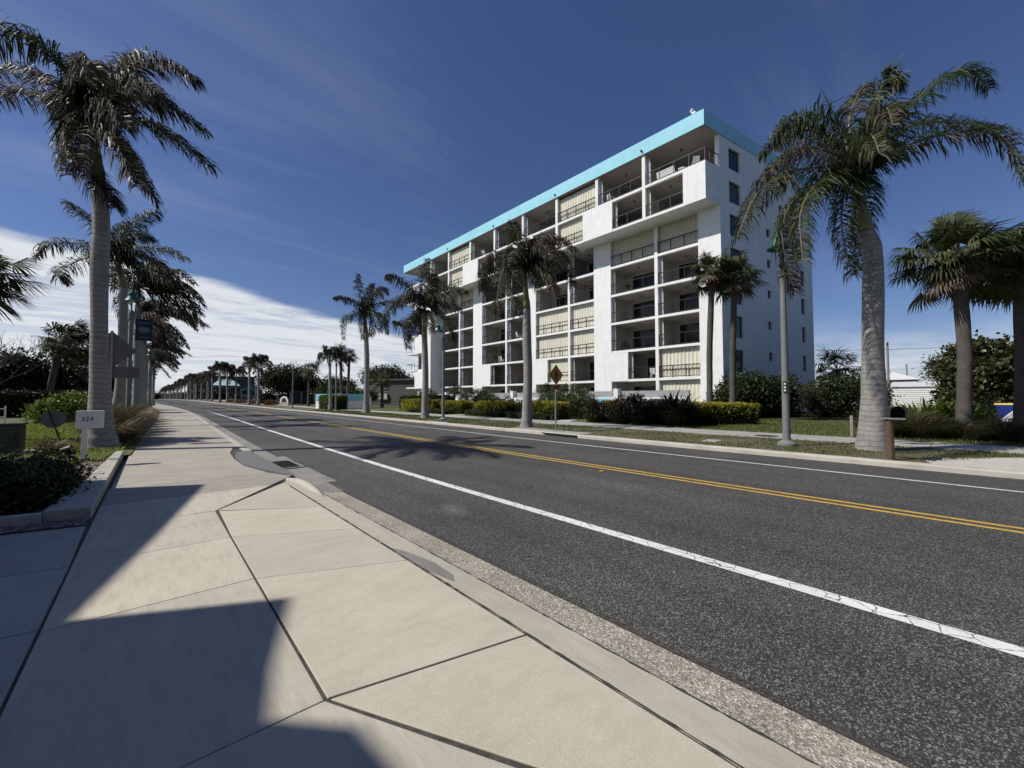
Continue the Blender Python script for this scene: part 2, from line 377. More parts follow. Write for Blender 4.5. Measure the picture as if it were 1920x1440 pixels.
M['banner'] = simple('navy_banner_cloth', (.020,.035,.060), .8, c2=(.015,.028,.05))
M['banner_text'] = simple('pale_banner_print', (.15,.19,.23), .8)
M['banner_leaf'] = simple('green_banner_print', (.09,.15,.06), .8)
M['brown_wall'] = simple('grey_brown_siding', (.075,.070,.064), .85, c2=(.06,.056,.05), stretch=(1,1,6))
M['grey_build'] = simple('grey_render', (.16,.165,.17), .85, c2=(.13,.135,.14), scale=.4)
M['blue_build'] = simple('pale_blue_render', (.13,.21,.27), .85, c2=(.11,.18,.24), scale=.4)
M['teal_roof'] = simple('pale_teal_metal_roof', (.42,.55,.52), .5, c2=(.36,.48,.46))
M['hotel'] = simple('taupe_render', (.085,.078,.075), .85, c2=(.07,.065,.06), scale=.2)
M['hotel_roof'] = simple('brown_tile_roof', (.075,.062,.058), .9, c2=(.06,.05,.045))
M['dark_open'] = simple('dark_opening', (.012,.012,.014), .3)
M['white_roof'] = simple('white_metal_roof', (.66,.66,.65), .5, c2=(.58,.58,.57), stretch=(6,1,1))
M['siding'] = simple('white_lap_siding', (.78,.78,.77), .6, c2=(.70,.70,.69))
M['neighbour'] = simple('cream_stucco', (.62,.58,.50), .85, c2=(.55,.52,.45), bmp=.3)
# ------------------------------------------------------------------ ground, road, pavements
def strip(mb, prof, ys, mat=0, curve=True):
    """prof: list of (x, z) left to right, swept along y"""
    n = len(prof); vs = []; fs = []
    for y in ys:
        o = cx(y) if curve else 0
        q = zr(y); vs += [(x+o, y, z+q) for x, z in prof]
    for i in range(len(ys)-1):
        for k in range(n-1):
            a = i*n+k; fs.append((a, a+1, a+n+1, a+n))
    mb.add(vs, fs, mat)
def rz(x): return -.12 + .07*max(0, 1-((x-7.85)/5.4)**2)

mb = MB(); mb.quad((-2500,-2500,-.32),(2500,-2500,-.32),(2500,2500,-.32),(-2500,2500,-.32))
struct(mb.build('ground', M['terrain']))
mb = MB(); strip(mb, [(x, rz(x)) for x in (2.55,3.4,4.2,5.2,6.4,7.85,9.3,10.5,11.5,12.4,13.31)], YS)
struct(mb.build('road', M['asphalt'], smooth=True))

def line(name, x, w, ys, m, dz=.004):
    mb = MB(); strip(mb, [(x-w/2, rz(x-w/2)+dz), (x+w/2, rz(x+w/2)+dz)], ys); return struct(mb.build(name, m))
yl = [y for y in YS if y <= 400]
line('near_edge_line', 4.15, .155, [y for y in yl if y <= 66], M['white_line'])
line('far_edge_line', 11.17, .12, yl, M['white_line2'])
line('centre_line', 7.66, .095, yl, M['yellow_line'])
line('centre_line', 7.90, .095, yl, M['yellow_line'])
mb = MB(); mb.cbox((7.32, 5.3, rz(7.3)+.002), (.11,.09,.016), .1); tag(mb.build('road_stud', M['sign_yellow'], bevel=.004), 'small yellow reflector stud beside the double centre line', 'road stud')

# near side: apron strip, gutter, kerb
mb = MB(); strip(mb, [(1.885,-.03),(2.05,-.05),(2.2,-.072)], [-40,-10,-4,0,1,2,3,4,5,6,7,7.6,8.2,8.6])
struct(mb.build('drop_kerb', M['strip'], smooth=True))
mb = MB(); strip(mb, [(2.2,-.072),(2.33,-.098),(2.56,-.118)], [-40,-10,-4,0,1,2,3,4,5,6,7,7.4])
struct(mb.build('aggregate_gutter', M['aggregate'], smooth=True))
ysg = [7.412,7.9,8.35]; mb = MB(); strip(mb, [(2.2,-.074),(2.33,-.1),(2.6,-.114)], ysg); strip(mb, [(2.2,-.078),(2.35,-.11),(2.78,-.108)], [8.362,9.2,9.98,10.5])
strip(mb, [(2.2,-.09),(2.35,-.112),(2.78,-.108)], [11.95,12.4,12.95]); strip(mb, [(2.2,-.10),(2.4,-.115),(2.6,-.114)], [y for y in [12.96]+YS if y >= 12.96 and y <= 650])
strip(mb, [(2.15,-.13),(2.85,-.13)], [10.4,12.0])
struct(mb.build('gutter', M['gutter']))
mb = MB(); strip(mb, [(1.95,-.2),(1.95,-.002),(2.10,0),(2.16,-.014),(2.2,-.08),(2.22,-.16)], [14.02,14.6]+[y for y in YS if 14.8 < y <= 650])
struct(mb.build('kerb', M['kerb']))
# rounded white kerb nose beside the apron
mb = MB(); pts = [(1.99,8.72),(2.09,8.45),(2.16,8.0),(2.15,7.4),(2.12,6.8)]
mb.tube([(x,y,-.045-.012*i) for i,(x,y) in enumerate(pts)], [.05,.085,.085,.06,.02], 10)
struct(mb.build('kerb_nose', M['kerb'], smooth=True))
# asphalt patch round the inlet, and the drain grate
mb = MB(); mb.prism([(2.02,14.0),(1.86,13.95),(1.66,12.6),(1.64,11.2),(1.82,10.2),(2.12,8.98),(2.19,9.3),(2.2,14.0)], -.2, .006)
struct(mb.build('asphalt_patch', M['patch']))
t = thing('drain_grate', 'black iron bar grate in the gutter beside the asphalt patch', 'drain grate', (2.5,11.2,-.125))
mb = MB(); mb.box(2.24,10.52,-.124,2.30,11.93,-.085); mb.box(2.72,10.52,-.124,2.78,11.93,-.085); mb.box(2.3,10.52,-.124,2.72,10.6,-.085); mb.box(2.3,11.85,-.124,2.72,11.93,-.085)
mb.build('grate_frame', M['gutter'], t, (2.5,11.2,-.125))
mb = MB()
for k in range(10): mb.box(2.3,10.66+.12*k,-.122,2.72,10.70+.12*k,-.088)
mb.build('grate_bars', M['iron'], t, (2.5,11.2,-.125))

def ragged(mb, x, w, y0, y1, z, amp=.6):
    y = y0; p = None
    while y < y1:
        a = w*(1+U(-amp,amp)); q = ((x-a/2+U(-.2,.2)*w, y, z(x-a/2)), (x+a/2+U(-.2,.2)*w, y, z(x+a/2)))
        if p: mb.quad(p[0], p[1], q[1], q[0])
        p = q; y += U(.03,.09)
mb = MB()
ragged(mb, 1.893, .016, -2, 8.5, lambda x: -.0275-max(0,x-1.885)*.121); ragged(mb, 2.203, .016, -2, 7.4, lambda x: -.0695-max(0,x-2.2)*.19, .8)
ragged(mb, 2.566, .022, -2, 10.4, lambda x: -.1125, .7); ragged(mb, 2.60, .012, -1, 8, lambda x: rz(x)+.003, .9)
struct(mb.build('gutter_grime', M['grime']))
def shrink(poly, d):
    n = len(poly); ar = sum(poly[i][0]*poly[(i+1)%n][1]-poly[(i+1)%n][0]*poly[i][1] for i in range(n))
    if ar < 0: poly = poly[::-1]
    L = []
    for i in range(n):
        x0,y0 = poly[i]; x1,y1 = poly[(i+1)%n]; l = math.hypot(x1-x0,y1-y0); nx,ny = -(y1-y0)/l,(x1-x0)/l
        L.append((nx,ny,nx*x0+ny*y0+d))
    out = []
    for i in range(n):
        a,b = L[i-1],L[i]; det = a[0]*b[1]-a[1]*b[0]
        if abs(det) < 1e-6: out.append(poly[i]); continue
        out.append(((a[2]*b[1]-b[2]*a[1])/det, (a[0]*b[2]-b[0]*a[2])/det))
    return out
def slab(mb, poly, gap=.003, top=0., mat=0):
    mb.prism(shrink(poly, gap), -.14, top, mat)
S = MB()
yj = [-3.4,-2.0,-.6,.8,2.2,4.06,5.445,6.84,8.22,9.6]
XL = -.505
slab(S, [(XL,-3.4),(2.4-.6,-3.4),(1.85,-2),(XL,-2)]); slab(S, [(XL,-2),(1.85,-2),(1.85,-.6),(XL,-.6)])
slab(S, [(XL,-.6),(1.85,-.6),(1.85,.08),(1.44,.8),(XL,.8)])
slab(S, [(XL,.8),(1.415,.8),(.693,2.2),(XL,2.2)])
for a, b in ((2.2,4.06),(4.06,5.445),(5.445,6.84)): slab(S, [(XL,a),(.693,a),(.693,b),(XL,b)])
slab(S, [(XL,6.84),(.70,6.85),(1.625,8.22),(XL,8.22)])
slab(S, [(XL,8.22),(1.625,8.22),(1.95,8.70),(2.11,8.9),(1.86,9.6),(XL,9.6)], .005, 0., 1)
y = 9.6; k = 0
while y < 62:
    b = y+1.385
    def lx(y): return XL + cx(y)*.75
    def rx(y): return 1.948 + cx(y)
    if y < 14:
        pr = {0:(1.86,1.62),1:(1.62,1.62),2:(1.62,1.70),3:(1.70,1.93)}[min(k,3)]
        slab(S, [(lx(y),y),(pr[0],y),(pr[1],b),(lx(b),b)], .006, 0., 1)
    else: slab(S, [(lx(y),y),(rx(y),y),(rx(b),b),(lx(b),b)], .006, 0., 1)
    y = b; k += 1
yend = y
strip(S, [(XL,-.002),(1.948,-.002)], [yend]+[q for q in YS if q > yend and q <= 650], 1)
struct(S.build('sidewalk', [M['walk'], M['walk_old']], bevel=.006))
A = MB(); az = lambda x, y: -.028*max(0,(x-.7)/1.18)
def aslab(p): A.prism(shrink(p, .003), -.16, az)
aslab([(.714,6.845),(1.88,6.18),(1.88,8.0),(1.985,8.62)]); aslab([(.703,5.44),(1.88,4.9),(1.88,6.18),(.728,6.80)])
aslab([(.703,4.05),(1.88,3.62),(1.88,4.9),(.703,5.44)]); aslab([(.706,2.205),(1.88,1.975),(1.88,3.62),(.703,4.05)])
aslab([(.712,2.194),(1.52,.72),(1.88,.1),(1.88,1.965)])
mb = MB(); mb.prism([(1.90,4.05),(1.99,3.85),(2.07,3.45),(2.05,3.1),(1.97,2.95),(1.90,3.3)], -.09, lambda x, y: -.0265-max(0,x-1.885)*.125); struct(mb.build('mortar_patch', M['gutter']))
struct(A.build('driveway_apron', M['apron'], bevel=.005))
mb = MB(); strip(mb, [(-.55,-.007),(.70,-.007),(1.89,-.036)], [-6,9], 0, False); strip(mb, [(-.55,-.007),(1.95,-.02)], [9,13.95], 0, False); strip(mb, [(XL-.02,-.022),(1.96,-.022)], [13.95]+[q for q in YS if 14 < q < 64])
struct(mb.build('joint_bed', M['joint']))
# driveway slab left of the pavement
D = MB()
slab(D, [(-9,-6),(-.513,-6),(-.513,1.2),(-9,1.6)], .006); slab(D, [(-9,1.6),(-.513,1.2),(-.513,4.1),(-9,5.2)], .006); slab(D, [(-9,5.2),(-.513,4.1),(-.513,5.46),(-9,6.9)], .006); slab(D, [(-9,6.9),(-.513,5.46),(-.54,7.06),(-9,8.9)], .006)
struct(D.build('driveway', M['walk_far'], bevel=.006))

# raised kerb round the planting bed
K = MB()
K.prism([(-.53,7.42),(-.512,14.9),(-.66,14.9),(-.82,9.6),(-.96,7.56)], -.2, .145)
K.prism([(-.96,7.5),(-.96,7.62),(-9,9.55),(-9,9.43)], -.2, .125)
struct(K.build('bed_kerb', M['kerb'], bevel=.012))
mb = MB(); mb.quad((-9,9.0,.0),(-.55,7.1,.0),(-.55,7.5,.0),(-9,9.5,.0)); struct(mb.build('pebble_bed', M['soil']))
mb = MB()
for i in range(1500):
    x = -.58-U(0,1)**1.3*2.4; y = 7.1+U(.03,.40)-(x+.55)*.235; mb.stone((x,y,.008), U(.014,.032))
stuff(mb.build('pebbles', M['pebble']), 'brown river pebbles in the strip along the bed kerb', 'pebbles')
mb = MB()
for i in range(1100):
    y = 8.6+U(0,5.2); x = -.68-U(0,1)*.62-max(0,(9.6-y))*.12; mb.stone((x,y,.10), U(.016,.04))
stuff(mb.build('mulch_pebbles', M['pebble']), 'reddish pebbles around the white number sign', 'pebbles')
mb = MB(); mb.prism([(-.66,14.9),(-.82,9.6),(-.95,7.6),(-9,9.5),(-9,14.9)], -.2, .09); struct(mb.build('bed_soil', M['soil']))
mb = MB(); strip(mb, [(-90,.03),(-.513,.03)], [14.92]+[q for q in YS if q > 15 and q < 400]); struct(mb.build('lawn', M['turf']))
mb = MB(); mb.prism([(-.85,13.2),(-.7,15.2),(-9,18),(-9,12.2)], .0, .115); struct(mb.build('lawn_edge', M['turf']))

# far side: kerb, verge, pavement, gardens
mb = MB(); strip(mb, [(13.29,-.13),(13.30,-.02),(13.335,.018),(13.47,.03),(13.47,-.1)], YS)
struct(mb.build('far_kerb', M['kerb']))
mb = MB(); strip(mb, [(13.46,.012),(15.5,.02),(17.72,.01)], YS); struct(mb.build('verge', M['dry_turf']))
mb = MB(); y = -12
while y < 70:
    b = y+1.83; mb.prism(shrink([(17.7+cx(y),y),(20.15+cx(y),y),(20.15+cx(b),b),(17.7+cx(b),b)], .008), -.1, .035); y = b
strip(mb, [(17.7,.035),(20.15,.035)], [y]+[q for q in YS if q > y]); struct(mb.build('far_sidewalk', M['walk_far']))
mb = MB(); strip(mb, [(20.1,.02),(30,.05),(60,.2),(120,.2)], [-60,-30]+YS); struct(mb.build('garden_ground', M['turf']))
mb = MB(); mb.prism([(13.5,.55),(14.5,.85),(16.4,-.7),(17.66,-2.2),(17.66,-9),(13.5,-9)], -.05, .022); struct(mb.build('shell_driveway', M['sand']))
mb = MB(); mb.prism([(20.2,-1.2),(22.4,-1.9),(25.5,-2.8),(25.5,-4.5),(20.2,-6)], -.05, .06); mb.prism([(33.2,-.9),(36.2,-.6),(36.2,-2.4),(33.2,-2.8)], .0, .085); struct(mb.build('sand_path', M['sand']))
mb = MB(); mb.prism([(20.25,17.2),(22.6,18.4),(22.6,19.6),(20.25,18.3)], -.05, .046); mb.prism([(20.2,30.5),(23,31.5),(23,32.4),(20.2,31.4)], -.05, .046)
struct(mb.build('garden_path', M['sand']))
# storm inlet in the far kerb, painted kerb block, covers
t = thing('storm_inlet', 'concrete storm inlet with a long dark slot in the far kerb', 'storm inlet', (13.4,13.1,0))
mb = MB(); a, b = 10.7, 15.4
mb.prism([(13.37,a),(14.25,a),(14.25+.2,b),(13.37+.25,b)], -.02, .05); mb.build('cover_slab', M['walk_far'], t, (13.4,13.1,0), bevel=.01)
mb = MB(); mb.prism([(13.275,a+.2),(13.40,a+.2),(13.40+.24,b-.2),(13.275+.235,b-.2)], -.115, -.012); mb.build('slot', M['dark_open'], t, (13.4,13.1,0))
mb = MB(); mb.prism([(13.82,21.6),(14.0,21.6),(14.1,24.2),(13.92,24.2)], -.05, .036); struct(mb.build('painted_kerb', M['white_line2']))
for nm, c, r, z, lb in (('manhole_cover', (10.15,12.7), .36, rz(10.1)+.001, 'round iron manhole cover in the far traffic lane'), ('manhole_cover', (18.45,5.4), .42, .036, 'dark oval looking manhole cover in the far pavement')):
    mb = MB(); mb.lathe((c[0],c[1],z), [(0,.008),(r*.82,.008),(r*.85,.004),(r*.9,.008),(r,.006),(r,0)], 28); tag(mb.build(nm, M['iron']), lb, 'manhole cover')
mb = MB(); mb.cbox((15.0,6.1,.01),(.75,.5,.03),.1); tag(mb.build('meter_lid', M['walk_far'], bevel=.01), 'pale concrete meter lid set in the verge grass', 'meter lid')

# grass blades
def blades(mb, n, px, py, z, l0, l1, dens=None):
    for i in range(n):
        x, y = px(), py()
        if dens and not dens(x, y): continue
        y0 = y; x += cx(y0); a = U(0,6.28); l = U(l0,l1); w = U(.006,.012)*max(1, y/9); dx, dy = math.cos(a), math.sin(a); k = U(.2,.8)*l
        mb.add([(x-dy*w,y-dx*w*-1,z),(x+dy*w,y+dx*w*-1,z),(x+dx*k,y+dy*k,z+l)], [(0,1,2)])
ph = lambda x, y: math.sin(x*2.1+y*.7)+math.sin(y*1.3-x*.6)+math.sin(x*.9+y*2.7)
mb = MB(); blades(mb, 52000, lambda: U(13.5,17.68), lambda: -3+60*U(0,1)**1.7, .015, .03, .085, lambda x, y: ph(x,y) > U(-2.2,.9) and y > .8-(x-13.5)*.5)
stuff(mb.build('verge_grass', M['grass']), 'patchy short grass on the far verge', 'grass')
mb = MB(); blades(mb, 42000, lambda: U(20.2,34), lambda: U(-2.5,13), .03, .05, .12); stuff(mb.build('garden_grass', M['grass']), 'mown grass in front of the tall hedge', 'grass')
mb = MB(); blades(mb, 36000, lambda: -.7-U(0,1)*6, lambda: 13.1+22*U(0,1)**1.5, .09, .03, .075); stuff(mb.build('lawn_grass', M['lawn']), 'sunlit green lawn behind the number sign', 'grass')
# ------------------------------------------------------------------ the apartment building
PF, LF, BX = 31.75, 33.7, 36.35            # front of the two top floors, front of the floors below, balcony back wall
CB = [12.75,18.35,23.35,28.55,33.8,39.0,44.2,49.5,54.5]
LV = [.6,3.38,6.17,8.96,11.74,14.53,17.3,20.1,22.86]
EX, EY = .987, -.162                      # direction of the slanted end wall
YE = 59.4
bld = thing('apartment_building', 'white eight storey apartment block with a light blue roof band and stacked balconies', 'building', (LF,36,0)); BO = (LF,36,0)
W = MB()
def endp(s, x0=LF, y0=CB[0]): return (x0+EX*s, y0+EY*s)
# core block behind the balconies
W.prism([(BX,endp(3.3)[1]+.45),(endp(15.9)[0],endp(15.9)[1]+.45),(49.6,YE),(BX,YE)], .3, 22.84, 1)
# floor slabs
for k, z in enumerate(LV[:-1]):
    fx = PF if k >= 6 else LF
    y0 = CB[0] if fx == LF else CB[0]+.3
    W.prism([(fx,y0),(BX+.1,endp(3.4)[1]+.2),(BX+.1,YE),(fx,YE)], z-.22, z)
    if k != 6: W.box(fx+.28, CB[0]+.35, z-.228, BX+.02, YE-.1, z-.2195, 1)  # thin ceiling sheets in the stucco darkened as recess shade
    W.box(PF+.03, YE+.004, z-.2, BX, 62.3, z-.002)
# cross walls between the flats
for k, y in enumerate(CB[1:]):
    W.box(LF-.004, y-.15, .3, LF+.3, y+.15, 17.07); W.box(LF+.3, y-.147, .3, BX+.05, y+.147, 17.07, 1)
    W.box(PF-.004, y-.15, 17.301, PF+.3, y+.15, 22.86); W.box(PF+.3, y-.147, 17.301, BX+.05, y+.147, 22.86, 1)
# solid piers and panels of the lower floors
for i in (2,4,6):
    y = CB[i]; W.box(LF-.03, y-.2, .3, LF+.24, y+1.85, 17.075)
    W.box(LF-.03, y-2.05, 3.2, LF+.24, y-.2, 5.93)
W.prism([(LF-.03,12.755),(LF+.3,12.71),(LF+.3,14.55),(LF-.03,14.55)], .3, 17.075)
# panels of the sixth floor
for i in (2,4,6): W.box(PF-.02, CB[i]-1.75, 17.085, PF+.22, CB[i]+1.7, 20.105)
ys_ = lambda x: 12.745+.1641*(LF-x)
W.prism([(PF-.02,ys_(PF-.02)),(LF-.01,ys_(LF)),(LF-.01,ys_(LF)+.25),(PF+.24,ys_(PF)+.25),(PF+.24,14.85),(PF-.02,14.85)], 17.085, 20.105)
# wing at the far end
W.box(PF, 54.38, .3, BX, 54.62, 17.07); W.box(PF-.03, 54.36, .3, PF+.22, 57.0, 20.1); W.box(PF+.3, 57.0, .3, BX, 58.8, 20.05)
for k in (1,3,5): W.box(PF-.028, 57.0, LV[k]-.23, PF+.22, 59.3, LV[k]+2.5)
# end wall with its window openings
def wall_holes(mb, o, a, L, z0, z1, th, holes, mat=0):
    """a wall along unit vector a with rectangular holes (s0, s1, z0, z1); thickness to the left of a"""
    nx, ny = -a[1]*th, a[0]*th
    zs = sorted({z0, z1, *[h[2] for h in holes], *[h[3] for h in holes]})
    for za, zb in zip(zs, zs[1:]):
        cut = sorted((h[0], h[1]) for h in holes if h[2] <= za+1e-6 and h[3] >= zb-1e-6)
        s = 0
        for c0, c1 in cut+[(L, L)]:
            if c0 > s+1e-6: mb.obox((o[0]+a[0]*s, o[1]+a[1]*s, za), (a[0]*(c0-s), a[1]*(c0-s), 0), (nx, ny, 0), (0,0,zb-za), mat)
            s = max(s, c1)
holes = []
for k in range(0, 8):
    z = LV[k]
    holes += [(1.32,3.05,z+.35,z+2.15),(7.2,7.9,z+1.5,z+2.25),(9.6,10.25,z+1.5,z+2.25),(13.6,14.5,z+.8,z+2.35)]
wall_holes(W, (LF,CB[0]), (EX,EY), 16.2, .3, 22.86, .3, holes)
W.box(49.3, 10.6, .3, 49.7, YE, 22.85)
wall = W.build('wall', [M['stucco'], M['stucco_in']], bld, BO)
# roof band
F = MB()
F.prism([(PF-.16,13.05),(endp(16.32)[0],endp(16.32)[1]-.06),(50.2,63.2),(PF-.16,63.2)], 22.865, 24.1)
roof = F.build('roof_band', M['fascia'], bld, BO)
F = MB(); F.prism([(PF+.1,13.2),(49.3,10.6),(49.8,63),(PF+.1,63)], 24.1, 24.14); F.build('roof_deck', M['gravel_roof'], roof)
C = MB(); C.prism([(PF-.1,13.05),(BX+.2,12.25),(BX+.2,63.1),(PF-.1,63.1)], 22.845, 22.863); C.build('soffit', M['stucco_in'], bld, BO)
for y in (18.4,28.6,39.0,49.5):
    mb = MB(); mb.tube([(PF-.30,y,23.18),(PF-.15,y,23.2)], .085, 10); mb.build('scupper', M['dark_metal'], bld, BO)
mb = MB(); mb.tube([(32.6,14.4,24.1),(32.6,14.4,25.0)], .03, 8); mb.lathe((32.6,14.4,25.0), [(0,0),(.14,.02),(.17,.14),(.1,.26),(0,.3)], 12); mb.cbox((32.6,14.25,24.82),(.2,.3,.12)); tag(mb.build('roof_sensor', M['white_plastic']), 'small white weather sensor on a mast above the roof corner', 'sensor')

# windows of the end wall
def end_window(s0, s1, z0, z1, bars):
    a = Vector((EX,EY,0)); n = Vector((-EY,EX,0)); o = Vector((LF,CB[0],0))+a*s0+n*.10+Vector((0,0,z0)); w, h = s1-s0, z1-z0
    g = MB(); g.obox(o+n*.05, a*w, n*.03, (0,0,h)); p = g.build('window', M['window_glass'], bld, BO)
    f = MB(); t = .05
    f.obox(o, a*w, n*.045, (0,0,t)); f.obox(o+Vector((0,0,h-t)), a*w, n*.045, (0,0,t))
    f.obox(o+Vector((0,0,t)), a*t, n*.045, (0,0,h-2*t)); f.obox(o+a*(w-t)+Vector((0,0,t)), a*t, n*.045, (0,0,h-2*t))
    for q in bars[0]: f.obox(o+a*(w*q-t/2)+Vector((0,0,t)), a*t, n*.043, (0,0,h-2*t))
    for q in bars[1]: f.obox(o+a*t+Vector((0,0,h*q))+n*.002, a*(w-2*t), n*.04, (0,0,.04))
    f.build('frame', M['dark_metal'], p)
for k in range(0,8):
    hs = holes[4*k:4*k+4]
    end_window(*hs[0], ((.5,),(.5,))); end_window(*hs[1], ((),())); end_window(*hs[2], ((),())); end_window(*hs[3], ((),(.5,)))

def blinds(x, y0, y1, z0, z1, m):
    mb = MB(); n = max(4, int((y1-y0)/.16)); vs = []
    for i in range(n+1):
        y = y0+(y1-y0)*i/n; xx = x+(.0 if i % 2 else .075)+U(-.008,.008); vs += [(xx,y,z0),(xx,y,z1)]
    mb.add(vs, [(2*i,2*i+2,2*i+3,2*i+1) for i in range(n)]); mb.box(x-.02, y0, z1, x+.1, y1, z1+.06)
    mb.build('blinds', m, bld, BO)
def railing(x, y0, y1, z, fancy=False, glass=True):
    mb = MB(); n = max(2, round((y1-y0)/1.25))
    mb.box(x-.035, y0, z+1.0, x+.035, y1, z+1.075); mb.box(x-.025, y0, z+.08, x+.025, y1, z+.135)
    for i in range(n+1):
        y = y0+.03+(y1-y0-.06)*i/n; mb.box(x-.03, y-.03, z, x+.03, y+.03, z+1.0)
    if fancy:
        k = int((y1-y0)/.14)
        for i in range(k): y = y0+.08+(y1-y0-.16)*i/(k-1); mb.box(x-.008, y-.008, z+.13, x+.008, y+.008, z+1.02)
    r = mb.build('railing', M['dark_metal'], bld, BO)
    if glass and not fancy:
        g = MB(); g.box(x-.006, y0+.06, z+.135, x+.006, y1-.06, z+1.015); g.build('glass_panel', M['rail_glass'], r)
def door(y0, y1, z, h):
    mb = MB(); x = BX-.03
    g = MB(); g.box(x, y0, z+.02, x+.02, y1, z+h); p = g.build('sliding_door', M['door_glass'], bld, BO)
    for q in (y0, (y0+y1)/2-.03, y1-.06): mb.box(x-.03, q, z+.02, x-.002, q+.06, z+h)
    mb.box(x-.032, y0, z+h-.06, x-.001, y1, z+h-.001); mb.box(x-.032, y0, z+.021, x-.001, y1, z+.09); mb.build('door_frame', M['dark_metal'], p)
def fan(x, y, z):
    mb = MB(); mb.tube([(x,y,z-.25),(x,y,z)], .02, 6); mb.lathe((x,y,z-.42), [(0,0),(.09,.02),(.12,.1),(.06,.18),(0,.18)], 10)
    a0 = U(0,1)
    for k in range(5):
        a = a0+k*1.2566; c, s = math.cos(a), math.sin(a)
        mb.obox((x+c*.12-s*-.06, y+s*.12-c*.06, z-.33), (c*.5,s*.5,0), (-s*.12,c*.12,.03), (0,0,.01))
    mb.build('ceiling_fan', M['fan'], bld, BO)
def side_blind(x, y, z, h, m):
    mb = MB(); vs = []
    for i in range(7): vs += [(x+.35+.05*(i%2), y-.30+.05*i, z+.03), (x+.35+.05*(i%2), y-.30+.05*i, z+h)]
    mb.add(vs, [(2*i,2*i+2,2*i+3,2*i+1) for i in range(6)]); mb.build('gathered_blind', m, bld, BO)
closed = {(5,0):'d',(5,1):'d',(3,2):'b',(3,3):'b',(2,2):'b',(2,3):'b',(1,0):'b',(1,3):'b',(0,0):'b',(7,2):'b',(6,2):'b',(7,6):'b',(6,6):'b',(5,6):'d',(5,7):'d'}
fans = {(3,0),(3,1),(2,0),(2,1),(1,1),(7,3),(4,0),(4,2),(1,3),(2,4)}
for f in range(8):
    for b in range(8):
        z = LV[f]; top = LV[f+1]-.22; fx = PF if f >= 6 else LF
        y0, y1 = CB[b]+.15, CB[b+1]-.15
        if f < 6:
            if b == 0: y0 = 14.55
            if b in (2,4,6): y0 = CB[b]+1.85
            if f == 1 and b in (1,3,5): y1 = CB[b+1]-2.05
        elif f == 6:
            if b == 0: y0 = 14.85
            if b in (2,4,6): y0 = CB[b]+1.7
            if b in (1,3,5): y1 = CB[b+1]-1.75
        if f == 0 and b == 0: y0 = 13.2
        c = closed.get((f,b))
        if f == 7 and b == 0:
            mb = MB(); x = PF+.08; r0 = 13.1
            mb.box(x-.03, r0, z+1.02, x+.03, y1, z+1.075); mb.box(x-.02, r0, z+.09, x+.02, y1, z+.13)
            for q in range(5): yy = r0+.03+(y1-r0-.06)*q/4; mb.box(x-.025, yy-.025, z, x+.025, yy+.025, z+1.02)
            mb.obox((x,r0,z+1.03), (1.9,-.33,0), (0,.05,0), (0,0,.05)); mb.obox((x,r0,z+.09), (1.9,-.33,0), (0,.04,0), (0,0,.04))
            for q in (.33,.66,.97): mb.obox((x+1.9*q,r0-.33*q,z), (.045,0,0), (0,.045,0), (0,0,1.03))
            r = mb.build('railing', M['dark_metal'], bld, BO); g = MB(); g.box(x-.006, r0+.06, z+.135, x+.006, y1-.06, z+1.015); g.build('glass_panel', M['rail_glass'], r)
            mb = MB(); mb.obox((LF-.02,12.76,20.1), (.34,-.056,0), (0,.34,0), (0,0,2.76)); mb.build('corner_post', M['stucco'], bld, BO)
        elif f > 0: railing(fx+.08, y0, y1, z, fancy=(f, b) in ((1,0),(7,2),(6,2)))
        if c:
            blinds(fx+.32, y0, y1, z+.01, top-.08, M['blind'] if c == 'b' else M['blind_dim'])
        else:
            d0 = y0 if f < 6 and b % 2 == 0 else y0+.1; d1 = d0+(y1-d0)*.8
            door(d0, d1, z, 2.12)
            side_blind(fx, y1-.02, z, top-z-.05, M['blind'] if U(0,1) < .4 else M['white_plastic'])
            if (f,b) in fans: fan(fx+1.6, (y0+y1)/2, top)
            elif f > 0:
                mb = MB(); mb.lathe((fx+1.3,(y0+y1)/2,top-.16), [(0,0),(.07,0),(.07,.16)], 10); mb.build('ceiling_lamp', M['dark_metal'], bld, BO)
for k in range(1,8):
    railing_y = 62.25; z = LV[k]; mb = MB()
    mb.box(PF+.06, YE+.05, z+1.0, PF+.11, 62.25, z+1.06); mb.box(PF+.11, 62.2, z+1.0, BX-.2, 62.25, z+1.06)
    for q in range(4): mb.box(PF+.065, YE+.1+q*.95, z, PF+.105, YE+.14+q*.95, z+1.0)
    for q in range(4): mb.box(PF+.9+q*1.2, 62.205, z, PF+.94+q*1.2, 62.245, z+1.0)
    r = mb.build('railing', M['dark_metal'], bld, BO); g = MB(); g.box(PF+.08, YE+.15, z+.1, PF+.09, 62.18, z+.99); g.build('glass_panel', M['rail_glass'], r)
for k in (2,4,6):
    mb = MB(); mb.box(PF+.29, 57.1, LV[k]+.05, PF+.315, 58.7, LV[k]+2.2); mb.build('sliding_door', M['door_glass'], bld, BO)

